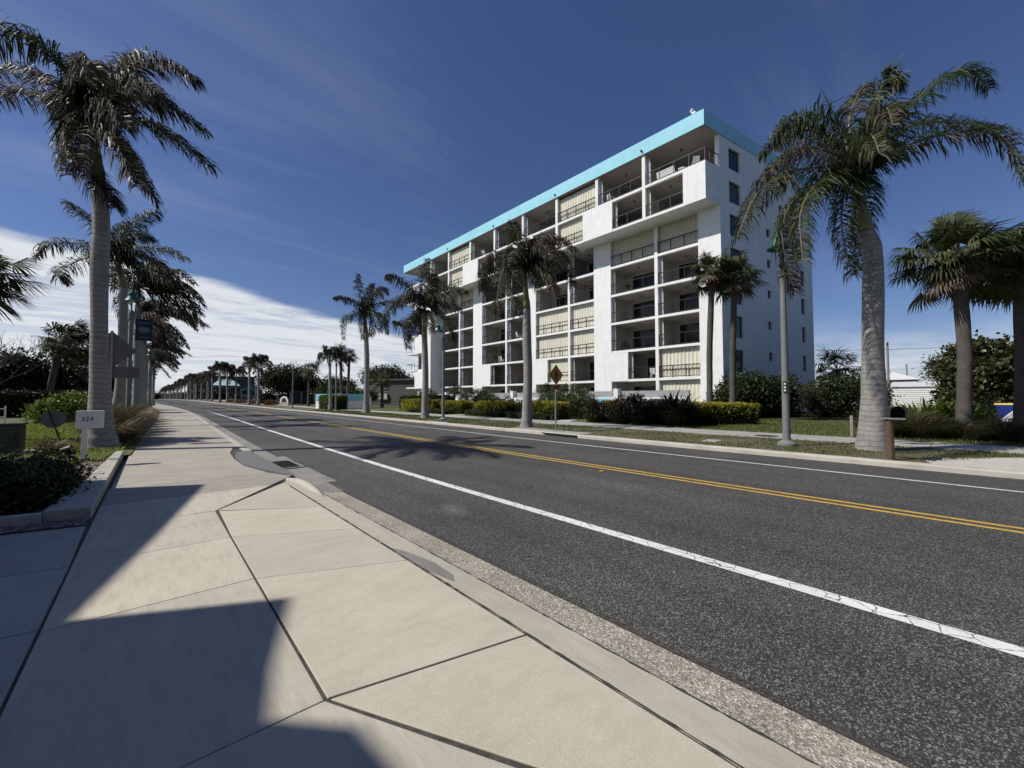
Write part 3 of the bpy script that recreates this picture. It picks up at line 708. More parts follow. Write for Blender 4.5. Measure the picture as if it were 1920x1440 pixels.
# furniture standing on the balconies
def chair(loc, rz, label, m, low=False):
    t = thing('patio_chair', label, 'chair', loc, 'chairs on the balconies', rz)
    s = MB()
    for i in range(5): s.box(-.24, -.24+i*.1, .42, .24, -.16+i*.1, .445)
    s.build('seat', m, t)
    s = MB()
    for i in range(5): s.obox((-.22+i*.1,.25,.44), (.07,0,0), (0,.02,0), (0,.12,.48))
    s.box(-.24, .35, .9, .24, .385, .95); s.build('backrest', m, t)
    for x in (-.23,.2):
        for y in (-.23,.23): s = MB(); s.box(x, y, 0, x+.035, y+.035, .42); s.build('leg', m, t)
    for x in (-.27,.235): s = MB(); s.box(x, -.22, .62, x+.035, .3, .65); s.box(x, -.2, .45, x+.03, -.17, .62); s.build('armrest', m, t)
    return t
chair((PF+.9,14.2,20.1), 2.2, 'white slatted chair at the corner of the top balcony', M['white_paint'])
chair((PF+.8,22.2,20.1), 1.3, 'pale chair on the top balcony left of the corner flat', M['white_paint'])
chair((PF+.8,20.6,20.1), 1.9, 'dark chair on the top balcony left of the corner flat', M['dark_metal'])
chair((PF+.8,42.0,20.1), 1.7, 'pale chair on a top balcony behind a palm crown', M['white_paint'])
chair((LF+.9,19.2,3.38), 1.8, 'white armchair on the first balcony above the garden wall', M['white_paint'])
chair((LF+.9,22.0,6.17), 1.8, 'dark chair behind the railing two floors above the garden', M['dark_metal'])
chair((LF+.9,30.0,3.38), 1.5, 'brown chair on the balcony behind the crossing sign', M['post_wood'])
chair((LF+.9,37.5,8.96), 1.2, 'white chair behind the glass on a middle balcony', M['white_paint'])
chair((LF+.9,41.0,6.17), 2.0, 'white chair on the balcony right of a tall palm trunk', M['white_paint'])
t = thing('deck_bench', 'white slatted bench behind the glass of the top corner balcony', 'bench', (PF+.9,16.6,20.1))
mb = MB()
for i in range(6): mb.box(-.25+i*.085, -.8, .40, -.19+i*.085, .8, .425)
mb.build('seat', M['white_paint'], t); mb = MB()
for i in range(5): mb.obox((-.30-.03*i,-.8,.48+.1*i), (.02,0,0), (0,1.6,0), (-.01,0,.07))
mb.build('backrest', M['white_paint'], t)
for x, y in ((-.22,-.75),(.18,-.75),(-.22,.7),(.18,.7)): mb = MB(); mb.box(x, y, 0, x+.05, y+.05, .4); mb.build('leg', M['white_paint'], t)
t = thing('patio_table', 'small white table on the top corner balcony', 'table', (PF+.8,15.3,20.1)); mb = MB(); mb.lathe((0,0,.55), [(0,.03),(.3,.03),(.3,0),(0,0)], 18); mb.build('table_top', M['white_paint'], t)
mb = MB(); mb.tube([(0,0,0),(0,0,.55)], .035, 8); mb.lathe((0,0,0), [(.2,0),(.2,.02),(0,.04)], 14); mb.build('stem', M['white_paint'], t)

def potted(x, y, z, h, label):
    t = thing('potted_plant', label, 'plant', (x,y,z), 'potted plants on the balconies'); mb = MB(); mb.lathe((0,0,0), [(.0,0),(.16,0),(.21,.34),(.18,.34),(.17,.28),(0,.28)], 14); mb.build('pot', M['post_wood'], t)
    mb = MB()
    for i in range(70):
        a = U(0,6.28); e = U(.2,1.4); d = Vector((math.cos(a)*math.cos(e),math.sin(a)*math.cos(e),math.sin(e))); mb.leaf((0,0,.3+U(0,h*.5)), d, h*U(.35,.7), .05)
    mb.build('foliage', M['hedge_mid'], t)
potted(LF+.7,41.9,6.17,1.3,'bushy potted plant behind a glass rail left of a tall palm trunk'); potted(LF+.8,31.2,3.38,1.0,'potted plant on the low balcony behind the crossing sign'); potted(PF+.7,38.0,20.1,.9,'small potted plant on a top floor balcony'); potted(LF+.6,21.6,11.74,.9,'potted plant on a middle balcony of the corner stack')
# garden walls in front of the ground floor
t = thing('terrace_wall', 'long grey topped white terrace wall with posts below the balconies', 'wall', (30.6,30,0)); TO = (30.6,30,0)
mb = MB(); mb.box(30.5,14.2,0,30.75,53.8,1.65); mb.build('wall_body', M['stucco'], t, TO)
mb = MB(); mb.box(30.8,14.2,.1,31.0,53.8,2.2); mb.build('upper_wall', M['grey_wall'], t, TO)  # set back from the white body, one even darker grey
for y in (20.5,27.4,34.2,41,48): mb = MB(); mb.box(30.38,y-.22,0,30.9,y+.22,2.4); mb.build('post', M['stucco'], t, TO)
for y0, y1 in ((21.0,23.2),(24.2,26.6),(35.5,37.0)): mb = MB(); mb.box(30.46,y0,.25,30.497,y1,1.55); mb.build('blue_panel', M['pool_blue'], t, TO)
mb = MB(); mb.box(30.46,14.4,.3,30.497,17.2,1.5); mb.build('mirror_panel', M['window_glass'], t, TO)
PALMS = {
  'T1': ((-1.51, 17.01, 9.99), [
    [(-0.21,0.17,0.35),(-0.71,0.22,1.23),(-1.3,0.37,1.77),(-2.16,0.79,1.53),(-2.54,0.81,0.78)],
    [(-0.2,0.17,0.18),(-1.15,1.55,0.75),(-2.3,3.11,1.3),(-3.2,4.49,1.08)],
    [(-0.07,0.05,0.35),(-0.23,0.57,1.3),(-0.43,1.13,2.06)],
    [(-0.01,-0.01,0.35),(0.58,-0.84,0.97),(1.22,-1.71,1.23),(1.79,-2.47,0.8),(2.22,-3.11,0.3)],
    [(0.06,-0.06,0.18),(0.98,-0.26,0.89),(1.57,-0.13,0.98),(2.62,-0.39,0.45)],
    [(0.1,-0.09,0.0),(0.94,-1.38,-0.47),(1.74,-2.61,-1.24),(2.54,-3.84,-2.32)],
    [(0.1,-0.08,-0.18),(0.52,-0.06,-0.65),(0.93,-0.02,-1.26),(1.51,-0.1,-2.27)],
    [(0.0,0.0,-0.18),(0.41,-1.25,-1.07),(0.87,-2.54,-2.23),(1.12,-3.65,-3.29)],
    [(-0.06,0.06,-0.09),(-0.33,-0.15,-0.42),(-0.45,-0.48,-1.28),(-0.34,-0.99,-2.42)],
    [(-0.06,0.06,-0.18),(-0.13,-0.96,-0.96),(-0.13,-2.03,-2.09),(0.09,-3.31,-3.06)],
    [(-0.2,0.17,0.26),(-1.05,1.8,1.42),(-1.82,3.38,2.36),(-2.92,5.27,2.92)],
    [(0.06,-0.06,0.18),(0.58,-1.74,0.01),(1.07,-3.37,-0.54),(1.45,-4.87,-1.52)],
    [(-0.01,-0.01,0.26),(0.15,0.92,1.53),(0.5,1.67,2.83),(0.74,2.53,3.9)],
    [(-0.08,0.04,0.53),(-0.09,-1.15,0.33),(0.14,-2.56,-0.02),(0.37,-3.94,-0.94)],
    [(0.05,-0.07,0.48),(0.14,1.01,1.59),(0.27,2.08,2.5),(0.36,3.2,2.79)],
    [(0.07,-0.06,0.0),(0.42,-1.66,-0.53),(0.74,-3.22,-1.38),(0.9,-4.62,-2.41)],
    [(-0.13,0.11,0.09),(-0.63,1.82,1.02),(-1.01,3.45,1.59),(-1.26,4.98,1.69)],
    [(-0.16,0.21,-1.31),(0.07,-0.25,-1.96),(0.36,-0.76,-2.58),(0.64,-1.26,-3.1)],
]),
  'P1': ((15.25, 2.03, 8.28), [
    [(-0.08,0.06,0.24),(-0.07,0.34,1.45),(-0.32,0.89,1.93),(-0.66,1.55,1.8),(-0.89,2.15,1.02)],
    [(-0.15,0.12,0.24),(-1.22,0.78,0.51),(-2.03,1.24,0.09),(-2.74,1.63,-0.68)],
    [(-0.18,0.16,0.0),(-1.9,0.96,-0.36),(-3.31,1.51,-1.26),(-4.31,1.72,-2.68)],
    [(-0.22,0.2,-0.15),(-1.81,0.53,-0.89),(-3.13,0.64,-2.05),(-4.07,0.42,-3.55)],
    [(-0.25,0.23,-0.24),(-1.04,1.17,-0.75),(-1.17,1.54,-1.63),(-0.84,1.52,-2.73),(-0.47,1.43,-3.45)],
    [(0.07,-0.07,0.24),(0.06,-0.32,1.21),(0.11,-0.62,2.06),(0.07,-0.81,2.31),(0.0,-0.94,1.91)],
    [(-0.01,-0.01,0.24),(0.57,0.16,1.8),(1.46,0.06,2.94),(2.34,-0.01,3.74)],
    [(0.18,-0.17,0.24),(1.27,-0.94,1.76),(2.55,-1.86,3.02),(3.51,-2.44,3.29),(4.19,-2.74,2.94)],
    [(0.22,-0.2,0.05),(0.9,-1.18,0.57),(1.61,-2.17,0.73),(2.04,-2.89,0.33),(2.03,-3.17,-0.91)],
    [(0.21,-0.2,0.24),(2.51,-1.11,1.89),(4.91,-2.06,2.56),(7.42,-3.09,2.93)],
    [(-0.03,0.04,-0.34),(-0.76,0.17,-1.13),(-1.27,0.12,-2.25),(-1.58,-0.11,-3.51)],
    [(0.23,-0.18,-0.44),(1.43,0.05,-1.1),(2.59,0.34,-2.38)],
    [(-0.01,-0.01,0.24),(-0.77,-0.48,0.75),(-1.59,-0.86,0.56),(-2.59,-1.05,-0.43)],
    [(-0.15,0.12,0.24),(0.35,0.74,1.58),(0.7,1.51,2.24),(1.13,2.26,2.2)],
    [(0.1,-0.11,0.34),(-1.07,-0.37,0.21),(-2.2,-0.66,-0.34),(-3.36,-0.88,-1.34)],
    [(0.14,-0.14,0.2),(1.89,-0.34,1.29),(3.62,-0.5,1.94),(5.32,-0.62,2.1)],
    [(-0.02,-0.02,0.64),(-0.05,0.38,1.73),(-0.06,0.76,2.91)],
]),
  'P2': ((14.76, 15.59, 8.56), [
    [(-0.09,0.06,0.35),(-0.13,0.34,1.3),(-0.25,0.67,2.22),(-0.17,0.86,2.67)],
    [(-0.03,0.0,0.48),(-0.34,-0.45,0.98),(-0.52,-1.0,1.07)],
    [(0.1,-0.12,0.57),(0.24,-0.84,1.27),(0.66,-1.77,1.19),(1.07,-2.66,0.41)],
    [(0.11,-0.11,0.22),(1.07,-0.51,0.51),(2.18,-1.01,0.18),(2.74,-1.0,-0.71)],
    [(0.08,-0.07,0.04),(0.02,-0.93,-0.35),(-0.01,-1.82,-1.07),(-0.26,-2.48,-1.98)],
    [(0.05,-0.04,0.04),(1.08,0.45,-0.07),(2.09,0.99,-0.61)],
    [(-0.16,0.12,0.39),(-0.61,0.93,0.68),(-1.01,1.71,0.7),(-1.1,2.25,-0.19),(-0.92,2.55,-0.98)],
    [(-0.15,0.12,0.31),(-0.82,0.22,0.31),(-1.36,0.25,-0.62),(-1.75,0.17,-1.89),(-1.99,-0.06,-2.92)],
    [(-0.12,0.1,0.22),(-0.79,-0.06,-0.14),(-1.24,-0.38,-1.28),(-1.48,-0.89,-2.45),(-1.79,-1.35,-3.01)],
    [(-0.16,0.12,0.39),(-0.56,1.69,0.52),(-0.46,2.85,0.07),(0.26,3.45,-0.44)],
    [(0.1,-0.11,0.39),(1.34,-0.13,1.18),(2.65,-0.17,1.34),(3.65,0.07,1.06)],
    [(-0.09,0.06,0.35),(-0.97,-0.38,0.54),(-1.81,-0.83,0.01),(-2.47,-1.42,-0.85)],
    [(0.04,-0.05,0.35),(-0.28,-1.0,0.67),(-0.5,-2.01,0.37),(-0.86,-2.87,-0.39)],
]),
  'P3': ((15.57, 27.6, 8.45), [
    [(-0.02,-0.02,0.77),(0.1,0.22,2.4),(0.32,0.36,4.06)],
    [(0.11,-0.13,0.77),(-0.1,-0.98,1.76),(-0.34,-1.78,2.2)],
    [(-0.21,0.15,0.77),(-1.07,0.5,1.55),(-2.03,0.95,2.23),(-2.59,1.07,2.31)],
    [(-0.33,0.27,0.43),(-1.17,1.56,0.87),(-1.74,2.67,0.1),(-1.86,3.4,-1.05)],
    [(0.18,-0.19,0.68),(0.89,-1.42,1.42),(1.35,-2.39,1.31),(1.55,-3.11,1.03)],
    [(0.31,-0.3,0.43),(1.9,-0.32,0.59),(3.16,-0.02,0.38)],
    [(0.32,-0.29,0.09),(0.89,-1.13,-0.66),(1.2,-1.74,-1.72),(1.16,-2.04,-2.52)],
    [(-0.32,0.29,-0.09),(-1.27,0.24,-0.91),(-2.01,-0.01,-1.54),(-2.57,-0.45,-1.42)],
    [(-0.38,0.35,-0.26),(-0.64,1.09,-1.05),(-0.65,1.6,-1.85),(-0.42,1.92,-2.86)],
    [(0.07,-0.05,-0.26),(-0.42,-1.25,-1.18),(-0.87,-2.5,-2.21)],
    [(-0.18,0.18,-0.34),(0.26,1.51,-1.05),(1.0,2.56,-1.56)],
    [(-0.21,0.15,0.6),(-0.3,1.42,1.35),(-0.4,2.73,1.31),(-0.31,3.9,0.7)],
    [(0.18,-0.19,0.6),(0.29,-1.61,0.78),(0.26,-2.87,0.37),(0.09,-3.99,-0.58)],
]),
  'P4': ((16.73, 42.39, 11.11), [
    [(-0.14,0.11,0.41),(-0.42,0.69,2.15),(-0.38,1.0,3.85)],
    [(-0.02,-0.02,0.77),(-0.03,-0.9,1.78),(0.05,-1.84,2.3)],
    [(0.25,-0.25,0.65),(0.98,-0.5,2.04),(1.79,-0.77,2.38),(2.27,-0.7,1.75)],
    [(-0.27,0.23,0.3),(-1.21,0.57,0.8),(-2.04,0.83,1.01),(-2.8,1.04,0.92)],
    [(-0.26,0.24,-0.12),(-0.89,1.38,-0.62),(-1.39,2.43,-1.2),(-1.16,2.87,-3.06)],
    [(0.22,-0.2,0.12),(0.89,-1.47,0.42),(1.67,-2.83,0.53),(2.19,-3.92,-0.04)],
    [(0.36,-0.31,-0.24),(1.4,-0.75,-0.58),(2.01,-0.79,-1.34),(2.28,-0.5,-2.55)],
    [(0.27,-0.23,-0.3),(0.57,-1.41,-0.79),(0.65,-2.36,-1.85),(0.42,-3.04,-2.94)],
    [(0.19,-0.14,-0.47),(0.83,0.07,-1.25),(1.04,0.68,-2.17),(1.14,1.37,-2.75)],
    [(-0.21,0.21,-0.41),(-0.43,-0.24,-1.57),(-0.5,-0.79,-3.4)],
    [(0.16,-0.17,0.53),(0.3,-1.55,1.24),(0.35,-2.81,1.23),(0.24,-3.89,0.33)],
]),
  'T2': ((-1.62, 30.52, 9.54), [
    [(-0.14,0.12,0.09),(-1.03,0.62,0.19),(-2.1,1.29,0.29),(-2.81,1.66,-0.01),(-3.02,1.59,-0.65)],
    [(-0.2,0.19,-0.18),(-1.17,1.41,-0.27),(-2.13,2.63,-0.73),(-2.44,3.28,-1.12),(-2.09,3.33,-1.37)],
    [(-0.14,0.12,0.18),(-0.76,0.89,1.35),(-1.56,1.84,2.27),(-2.13,2.59,2.93)],
    [(0.09,-0.1,0.36),(0.52,-0.9,1.24),(1.18,-1.88,1.69),(1.64,-2.67,1.74)],
    [(0.16,-0.16,0.27),(0.83,0.33,1.24),(1.5,0.86,1.24)],
    [(0.2,-0.18,0.0),(1.05,-1.5,0.02),(2.04,-2.93,-0.22),(2.78,-4.12,-0.89)],
    [(0.18,-0.14,-0.27),(0.7,0.24,-0.42),(1.12,0.74,-0.88)],
    [(-0.09,0.1,-0.27),(-0.21,-0.88,-1.09),(-0.06,-2.1,-1.95)],
    [(0.17,-0.15,-0.09),(1.02,0.77,0.27),(1.75,1.81,0.11)],
    [(0.03,-0.04,0.36),(-0.01,1.48,1.56),(0.2,2.79,2.54)],
    [(-0.17,0.15,0.0),(-0.77,2.35,0.55),(-1.27,4.48,0.62)],
]),
}
# ------------------------------------------------------------------ palms
def catmull(P, n):
    P = [Vector(p) for p in P]; P = [P[0]*2-P[1]] + P + [P[-1]*2-P[-2]]; out = []; m = len(P)-3
    for i in range(n+1):
        t = i/n*m; k = min(int(t), m-1); u = t-k; a,b,c,d = P[k:k+4]
        out.append(.5*((2*b)+(c-a)*u+(2*a-5*b+4*c-d)*u*u+(3*b-a-3*c+d)*u**3))
    return out
WIND = Vector((.62,-.50,-.05))
def frond(mb, pts, ll=.62, n=70, green=.3, wind=.25, w=.022, tint=None, sub=1.):
    """feather leaf: rib plus two rows of hanging leaflets; material 0 rib, 1 green, 2 brown"""
    C = catmull(pts, 26); mb.tube([tuple(c) for c in C[::2]], [.034*(1-i/15)+.006 for i in range(len(C[::2]))], 5, 0)
    up = Vector((0,0,1)); m = len(C)-1
    for i in range(n):
        t = .10+.90*i/(n-1); f = t*m; k = min(int(f), m-1); p = C[k].lerp(C[k+1], f-k); T = (C[k+1]-C[k]).normalized()
        S = T.cross(up)
        if S.length < .15: S = T.cross(Vector((.6,.8,.1)))
        S.normalize(); Up = S.cross(T)
        L0 = ll*min(1, .35+t*3.2)*(1-.55*max(0,(t-.55)/.45)**1.5)
        for s in (-1,1):
            L = L0*U(.75,1.15); rr = U(-.75,.85)
            d = (S*s*(.85)+Up*rr+T*U(.35,.75)+WIND*wind*U(.4,1.4)).normalized()
            d2 = (d*.55+Vector((0,0,-1))*U(.45,1.0)+T*.2+WIND*wind*U(.5,1.5)).normalized()
            d3 = (d2*.6+Vector((0,0,-1))*U(.3,.9)).normalized()
            a = p; b = a+d*L*.38; c = b+d2*L*.36; e = c+d3*L*.26
            x = d.cross(T); x = x.normalized() if x.length > .01 else Up
            q = (T*.7+x*U(-.8,.8)).normalized()
            mat = 1 if U(0,1) < green*(1.5-t*.9) else 2
            mb.add([tuple(a-q*w*.5),tuple(a+q*w*.5),tuple(b+q*w),tuple(b-q*w),tuple(c+q*w*.8),tuple(c-q*w*.8),tuple(e)], [(0,1,2,3),(3,2,4,5),(5,4,6)], mat)
FM = [M['rachis'], M['frond_green'], M['frond_brown']]
TR = {'T1': [(-1.06,17.09,.03,.44),(-1.07,17.08,.3,.37),(-1.09,17.08,.75,.29),(-1.16,17.07,2.27,.215),(-1.2,17.03,3.85,.19),(-1.23,16.98,5.43,.21),(-1.22,16.91,6.69,.19),(-1.32,16.94,7.95,.17)],
 'P1': [(15.87,1.89,-.02,.42),(15.87,1.89,.14,.405),(15.86,1.87,.47,.37),(15.85,1.85,1.0,.325),(15.84,1.83,1.64,.295),(15.79,1.81,3.05,.255),(15.76,1.76,4.61,.255),(15.71,1.75,5.87,.235),(15.55,1.86,6.49,.19)],
 'P2': [(15.05,15.75,.0,.37),(15.05,15.73,.3,.31),(15.05,15.7,.88,.265),(15.04,15.61,2.88,.235),(14.96,15.6,4.59,.24),(14.92,15.56,6.31,.20)],
 'P3': [(15.8,27.81,.0,.38),(15.79,27.8,.35,.31),(15.77,27.78,1.02,.27),(15.74,27.69,3.48,.225),(15.6,27.65,6.3,.22)],
 'P4': [(17.15,42.55,0,.46),(17.14,42.53,.5,.36),(17.12,42.51,1.39,.29),(17.06,42.37,5.36,.265),(16.9,42.35,8.5,.25)],
 'T2': [(-1.34,30.72,0,.40),(-1.32,30.65,.8,.30),(-1.25,30.55,2.32,.23),(-1.22,30.41,4.64,.21),(-1.25,30.29,7.53,.19)]}
LB = {'T1': 'tall grey palm with a bulging trunk and dark drooping crown behind the white number sign',
 'P1': 'thick grey palm with a swollen trunk beside the black mailbox',
 'P2': 'grey palm with a ragged brown crown left of the pedestrian sign',
 'P3': 'grey palm with a ragged brown crown before the far end of the apartment block',
 'P4': 'tall grey palm with hanging fronds left of the apartment block',
 'T2': 'tall palm rising behind the nearest left trunk'}
GR = {'T1': .36, 'P1': .45, 'P2': .28, 'P3': .28, 'P4': .4, 'T2': .36}
NN = {'T1': 210, 'P1': 190, 'P2': 150, 'P3': 125, 'P4': 100, 'T2': 120}
WW = {'T1': .021, 'P1': .019, 'P2': .025, 'P3': .030, 'P4': .036, 'T2': .026}
LL = {'T1': .86, 'P1': .84, 'P2': .98, 'P3': 1.05, 'P4': .95, 'T2': .92}
for key, (hub, fr) in PALMS.items():
    tr = TR[key]; o = tuple(tr[0][:3]); H = Vector(hub)
    t = thing('royal_palm', LB[key], 'palm tree', o, 'royal palms along the road')
    mb = MB(); P = catmull([q[:3] for q in tr], 40); m = len(tr)-1; rad = []
    for i in range(41):
        f = i/40*m; k = min(int(f), m-1); u = f-k; u = u*u*(3-2*u); rad.append(tr[k][3]*(1-u)+tr[k+1][3]*u)
    mb.tube([tuple(p) for p in P], [r*(1+U(-.012,.012)) for r in rad], 28); mb.build('trunk', M['bark'], t, o, smooth=True)
    top = Vector(tr[-1][:3]); mb = MB(); r0 = tr[-1][3]
    Q = catmull([top, top.lerp(H,.45)+Vector((0,0,.05)), H], 10); mb.tube([tuple(q) for q in Q], [r0*(1.02-.05*i/10*8*(i>0)*.9) if i < 3 else r0*(.92-.05*i) for i in range(11)], 16)
    mb.build('crownshaft', M['shaft'], t, o, smooth=True)
    for pts in fr:
        mb = MB(); base = H+(Vector(pts[0]))*.25
        a = [H+Vector(p) for p in pts]
        if len(pts) == 3 and key == 'P1' and pts is fr[-1]:
            mb.tube([tuple(H), tuple(a[1]), tuple(a[2])], [.05,.03,.006], 6); mb.build('spear_leaf', M['frond_green'], t, o); continue
        frond(mb, [H]+a, LL[key], NN[key], GR[key]*U(.3,2.2), .30, WW[key]); mb.build('frond', FM, t, o)
# loose flower stalk and fringe on the near right palm
# ---- generic royal palm for the rows further off
def generic_palm(height, seed, nf=15, n=52, w=.05, wb=.3):
    global RN, U
    RN = random.Random(seed); U = RN.uniform
    t = thing('royal_palm', '', 'palm tree', (0,0,0)); H = Vector((U(-.25,.25),U(-.25,.25),height))
    mb = MB(); mb.tube([(0,0,-.1),(0,0,.35),(.02,0,1.1),(H.x*.2,H.y*.2,height*.35),(H.x*.5,H.y*.5,height*.6),(H.x*.8,H.y*.8,height*.86)], [.42,.33,.26,.21,.24,.17], 12); mb.build('trunk', M['bark'], t, smooth=True)
    mb = MB(); mb.tube([(H.x*.8,H.y*.8,height*.86),tuple(H)], [.16,.09], 10); mb.build('crownshaft', M['shaft'], t, smooth=True)
    mb = MB()
    for k in range(nf):
        a = k*2.4+U(-.3,.3); el = U(-.5,1.2) if k > 2 else U(.9,1.4); L = U(2.7,3.7)
        d = Vector((math.cos(a)*math.cos(el),math.sin(a)*math.cos(el),math.sin(el))); w_ = WIND*U(.4,1.6)*wb; d = (d+WIND*wb*.8).normalized()
        p1 = d*L*.38; p2 = p1+(d*.8+w_+Vector((0,0,-.45)))*L*.36; p3 = p2+(d*.4+w_+Vector((0,0,-1.0)))*L*.34
        frond(mb, [H, H+p1, H+p2, H+p3], .95, n, U(.05,.4), .35, w)
    mb.build('crown', FM, t)
    return t
protos = [generic_palm(h, s) for h, s in ((8.9,3),(8.5,8),(9.2,21),(8.2,34))]+[generic_palm(h, s, 18, 60, .05, .95) for h, s in ((9.0,41),(8.6,47))]
first = [True]*6
def put_palm(i, x, y, s, rz, label, group):
    p = protos[i]
    if first[i]:
        first[i] = False; p.location = (x,y,zr(y)); p.rotation_euler = (0,0,rz); p.scale = (s,)*3; p['label'] = label; p['group'] = group
    else: dup(p, (x,y,zr(y)), rz, s, label, group)
RN = random.Random(5); U = RN.uniform
put_palm(1, 16.9, 53.4, .80, .2, 'slender palm with few fronds beside the clipped hedge left of the apartment block', 'palms along the right kerb')
right = ((15.9,93.5,1.0,'tallest palm of the far right row left of the round dark tree'),(15.3,99.5,.95,'palm just left of the tallest one in the far right row'),(16.4,126,.95,'palm before the pale blue building in the far right row'),(15.4,133,.97,'second palm before the pale blue building'),(13.2,127,1.03,'palm with arching fronds before the grey far building'),(13.9,153,1.0,'palm left of the arching one in the far right row'),(14.3,172,1.0,'palm before the distant hotel in the far right row'))
for k, (x,y,s,l) in enumerate(right): put_palm((k*3+1)%4, x, y, s, U(-.4,.4), l, 'palms along the right kerb')
y = 186
while y < 560:
    put_palm(RN.randrange(4), 13.4-(y-190)*.0135+U(-.4,.4), y, U(.9,1.1), U(-.4,.4), 'tiny distant palm in the far right row', 'distant palms in the right row'); y += 12+(y-186)*.02
LL_ = [(257,28,1.03,'palm behind the navy street banner'),(266,36,1.0,'palm behind the banner palm in the left row'),(272,49,1.0,'fourth palm trunk behind the left banner'),(281,62,1.0,'left row palm just before the distant lamp'),(288,74,.95,'left row palm whose crown hangs over the road end')]
for k, (px,d,s,l) in enumerate(LL_):
    la = (px-960)/760*d; put_palm(4+k%2, d*.6643+la*.7468, d*.7463-la*.6649, s, U(-.3,.3), l, 'palms along the left pavement')
y = 118
while y < 480:
    put_palm(4+RN.randrange(2), -1.6+cx(y)*.6+U(-.3,.3), y, U(.9,1.05), U(-.3,.3), 'distant palm in the left row', 'distant palms in the left row'); y += 13+(y-118)*.03

# ---- fan palms
def fan_leaf(mb, p, d, size, nseg, mat, wind=.2):
    d = Vector(d).normalized(); side = d.cross(Vector((0,0,1)))
    if side.length < .1: side = d.cross(Vector((1,0,0)))
    side.normalize(); up = side.cross(d)
    for i in range(nseg):
        a = (i/(nseg-1)-.5)*math.radians(235)
        v = (d*math.cos(a)+side*math.sin(a)+up*(.25*math.cos(a*2)-.1)+WIND*wind*U(.3,1)).normalized()
        L = size*(.72+.28*math.cos(a*.8))*U(.88,1.08)
        q = v.cross(up); q = q.normalized() if q.length > .05 else side
        w = size*.030; b = Vector(p)+v*L*.55; e = b+(v*.6+Vector((0,0,-1))*U(.25,.75)+WIND*wind).normalized()*L*.45
        c = Vector(p)
        mb.add([tuple(c-q*w*.35),tuple(c+q*w*.35),tuple(b+q*w),tuple(b-q*w),tuple(e)], [(0,1,2,3),(3,2,4)], mat)
def sabal(name_label, loc, hub, r_trunk, size=1.0, nl=36, nseg=34, dry=.2, group='fan palms', boots=True, seed=1, bias=(0,0,0), wind=.2, low=-.55, fs=.9):
    global RN, U
    RN = random.Random(seed); U = RN.uniform
    t = thing('fan_palm', name_label, 'palm tree', loc, group); o = tuple(loc); H = Vector(hub); B = Vector(loc)
    mb = MB(); mid = B.lerp(H,.5)+Vector((U(-.15,.15),U(-.15,.15),0))
    P = catmull([B-Vector((0,0,.15)), B.lerp(mid,.5), mid, H], 20)
    mb.tube([tuple(p) for p in P], [r_trunk*(1.25-.9*min(i/6,1)*.28+.03*math.sin(i*1.7)) for i in range(21)], 14); mb.build('trunk', M['bark_sabal'], t, o, smooth=True)
    if boots:
        mb = MB()
        for k in range(34):
            a = k*2.4; z = U(-.95,.1)*size; rr = r_trunk*1.05
            c = H+Vector((math.cos(a)*rr,math.sin(a)*rr,z)); dd = Vector((math.cos(a)*.5,math.sin(a)*.5,.9)).normalized()
            mb.tube([tuple(c-dd*.12), tuple(c+dd*.3*size)], [.05*size+.02,.03*size], 5)
        mb.build('leaf_boots', M['boot'], t, o)
    mb = MB(); st = MB()
    for k in range(nl):
        a = k*2.39996+U(-.2,.2); el = math.asin(max(-1,min(1, low+(1.02-low)*(k+.5)/nl)))+U(-.12,.12)
        d = Vector((math.cos(a)*math.cos(el),math.sin(a)*math.cos(el),math.sin(el)))+Vector(bias); L = size*U(.38,1.12)
        e = H+d*L+Vector((0,0,-.12*L)); st.tube([tuple(H+d*.05),tuple(H+d*L*.55+Vector((0,0,.03))),tuple(e)], [.022*size,.016*size,.012*size], 5)
        dd = d+Vector((0,0,-.45 if el < .7 else -.15)); fan_leaf(mb, e, dd, size*fs*U(.75,1.1), nseg, 1 if (el < -.15 and U(0,1) < dry*2) else 0, wind)
    mb.build('crown', [M['fan_green'], M['fan_dry']], t, o); st.build('leaf_stems', M['rachis'], t, o)
    return t
sabal('slim fan palm in front of the white corner of the building', (27.8,11.45,0), (27.5,11.0,9.95), .19, 1.2, 34, 30, .15, seed=2, group='fan palms by the golden hedge')
sabal('fan palm nearest the shaded end wall behind the golden hedge', (28.85,10.4,0), (28.85,10.1,9.6), .19, 1.25, 38, 30, .2, seed=5, group='fan palms by the golden hedge', wind=.35)
sabal('stout fan palm standing in the dark ornamental grass', (24.72,.14,0), (24.42,.13,7.25), .225, 1.6, 50, 34, .22, seed=7, low=-.7, fs=.78, group='fan palms on the right')
sabal('fan palm cut by the right edge behind the stout one', (27.5,-1.45,0), (27.5,-1.6,7.2), .2, 1.6, 46, 34, .2, seed=9, group='fan palms on the right')
sabal('dark fan palm whose crown enters at the left edge', (-5.1,22.3,0), (-4.75,22.3,5.55), .22, 1.2, 42, 36, .1, seed=12, group='fan palms on the left', boots=False, wind=.5)
sabal('leaning fan palm standing above the dark left thicket', (-8.0,63.4,0), (-7.1,62.2,7.1), .27, 2.1, 60, 26, .1, seed=14, group='fan palms on the left', boots=False, bias=(.45,-.35,.1), wind=1.1)
sabal('taller of the two fan palms behind the slender palm', (21.9,63.9,0), (21.5,63.5,8.6), .2, 1.1, 34, 22, .2, seed=17, group='fan palms left of the building', boots=False)
sabal('shorter fan palm beside the clipped hedge', (22.8,64.2,0), (22.9,63.8,8.0), .2, 1.1, 34, 22, .2, seed=19, group='fan palms left of the building', boots=False)
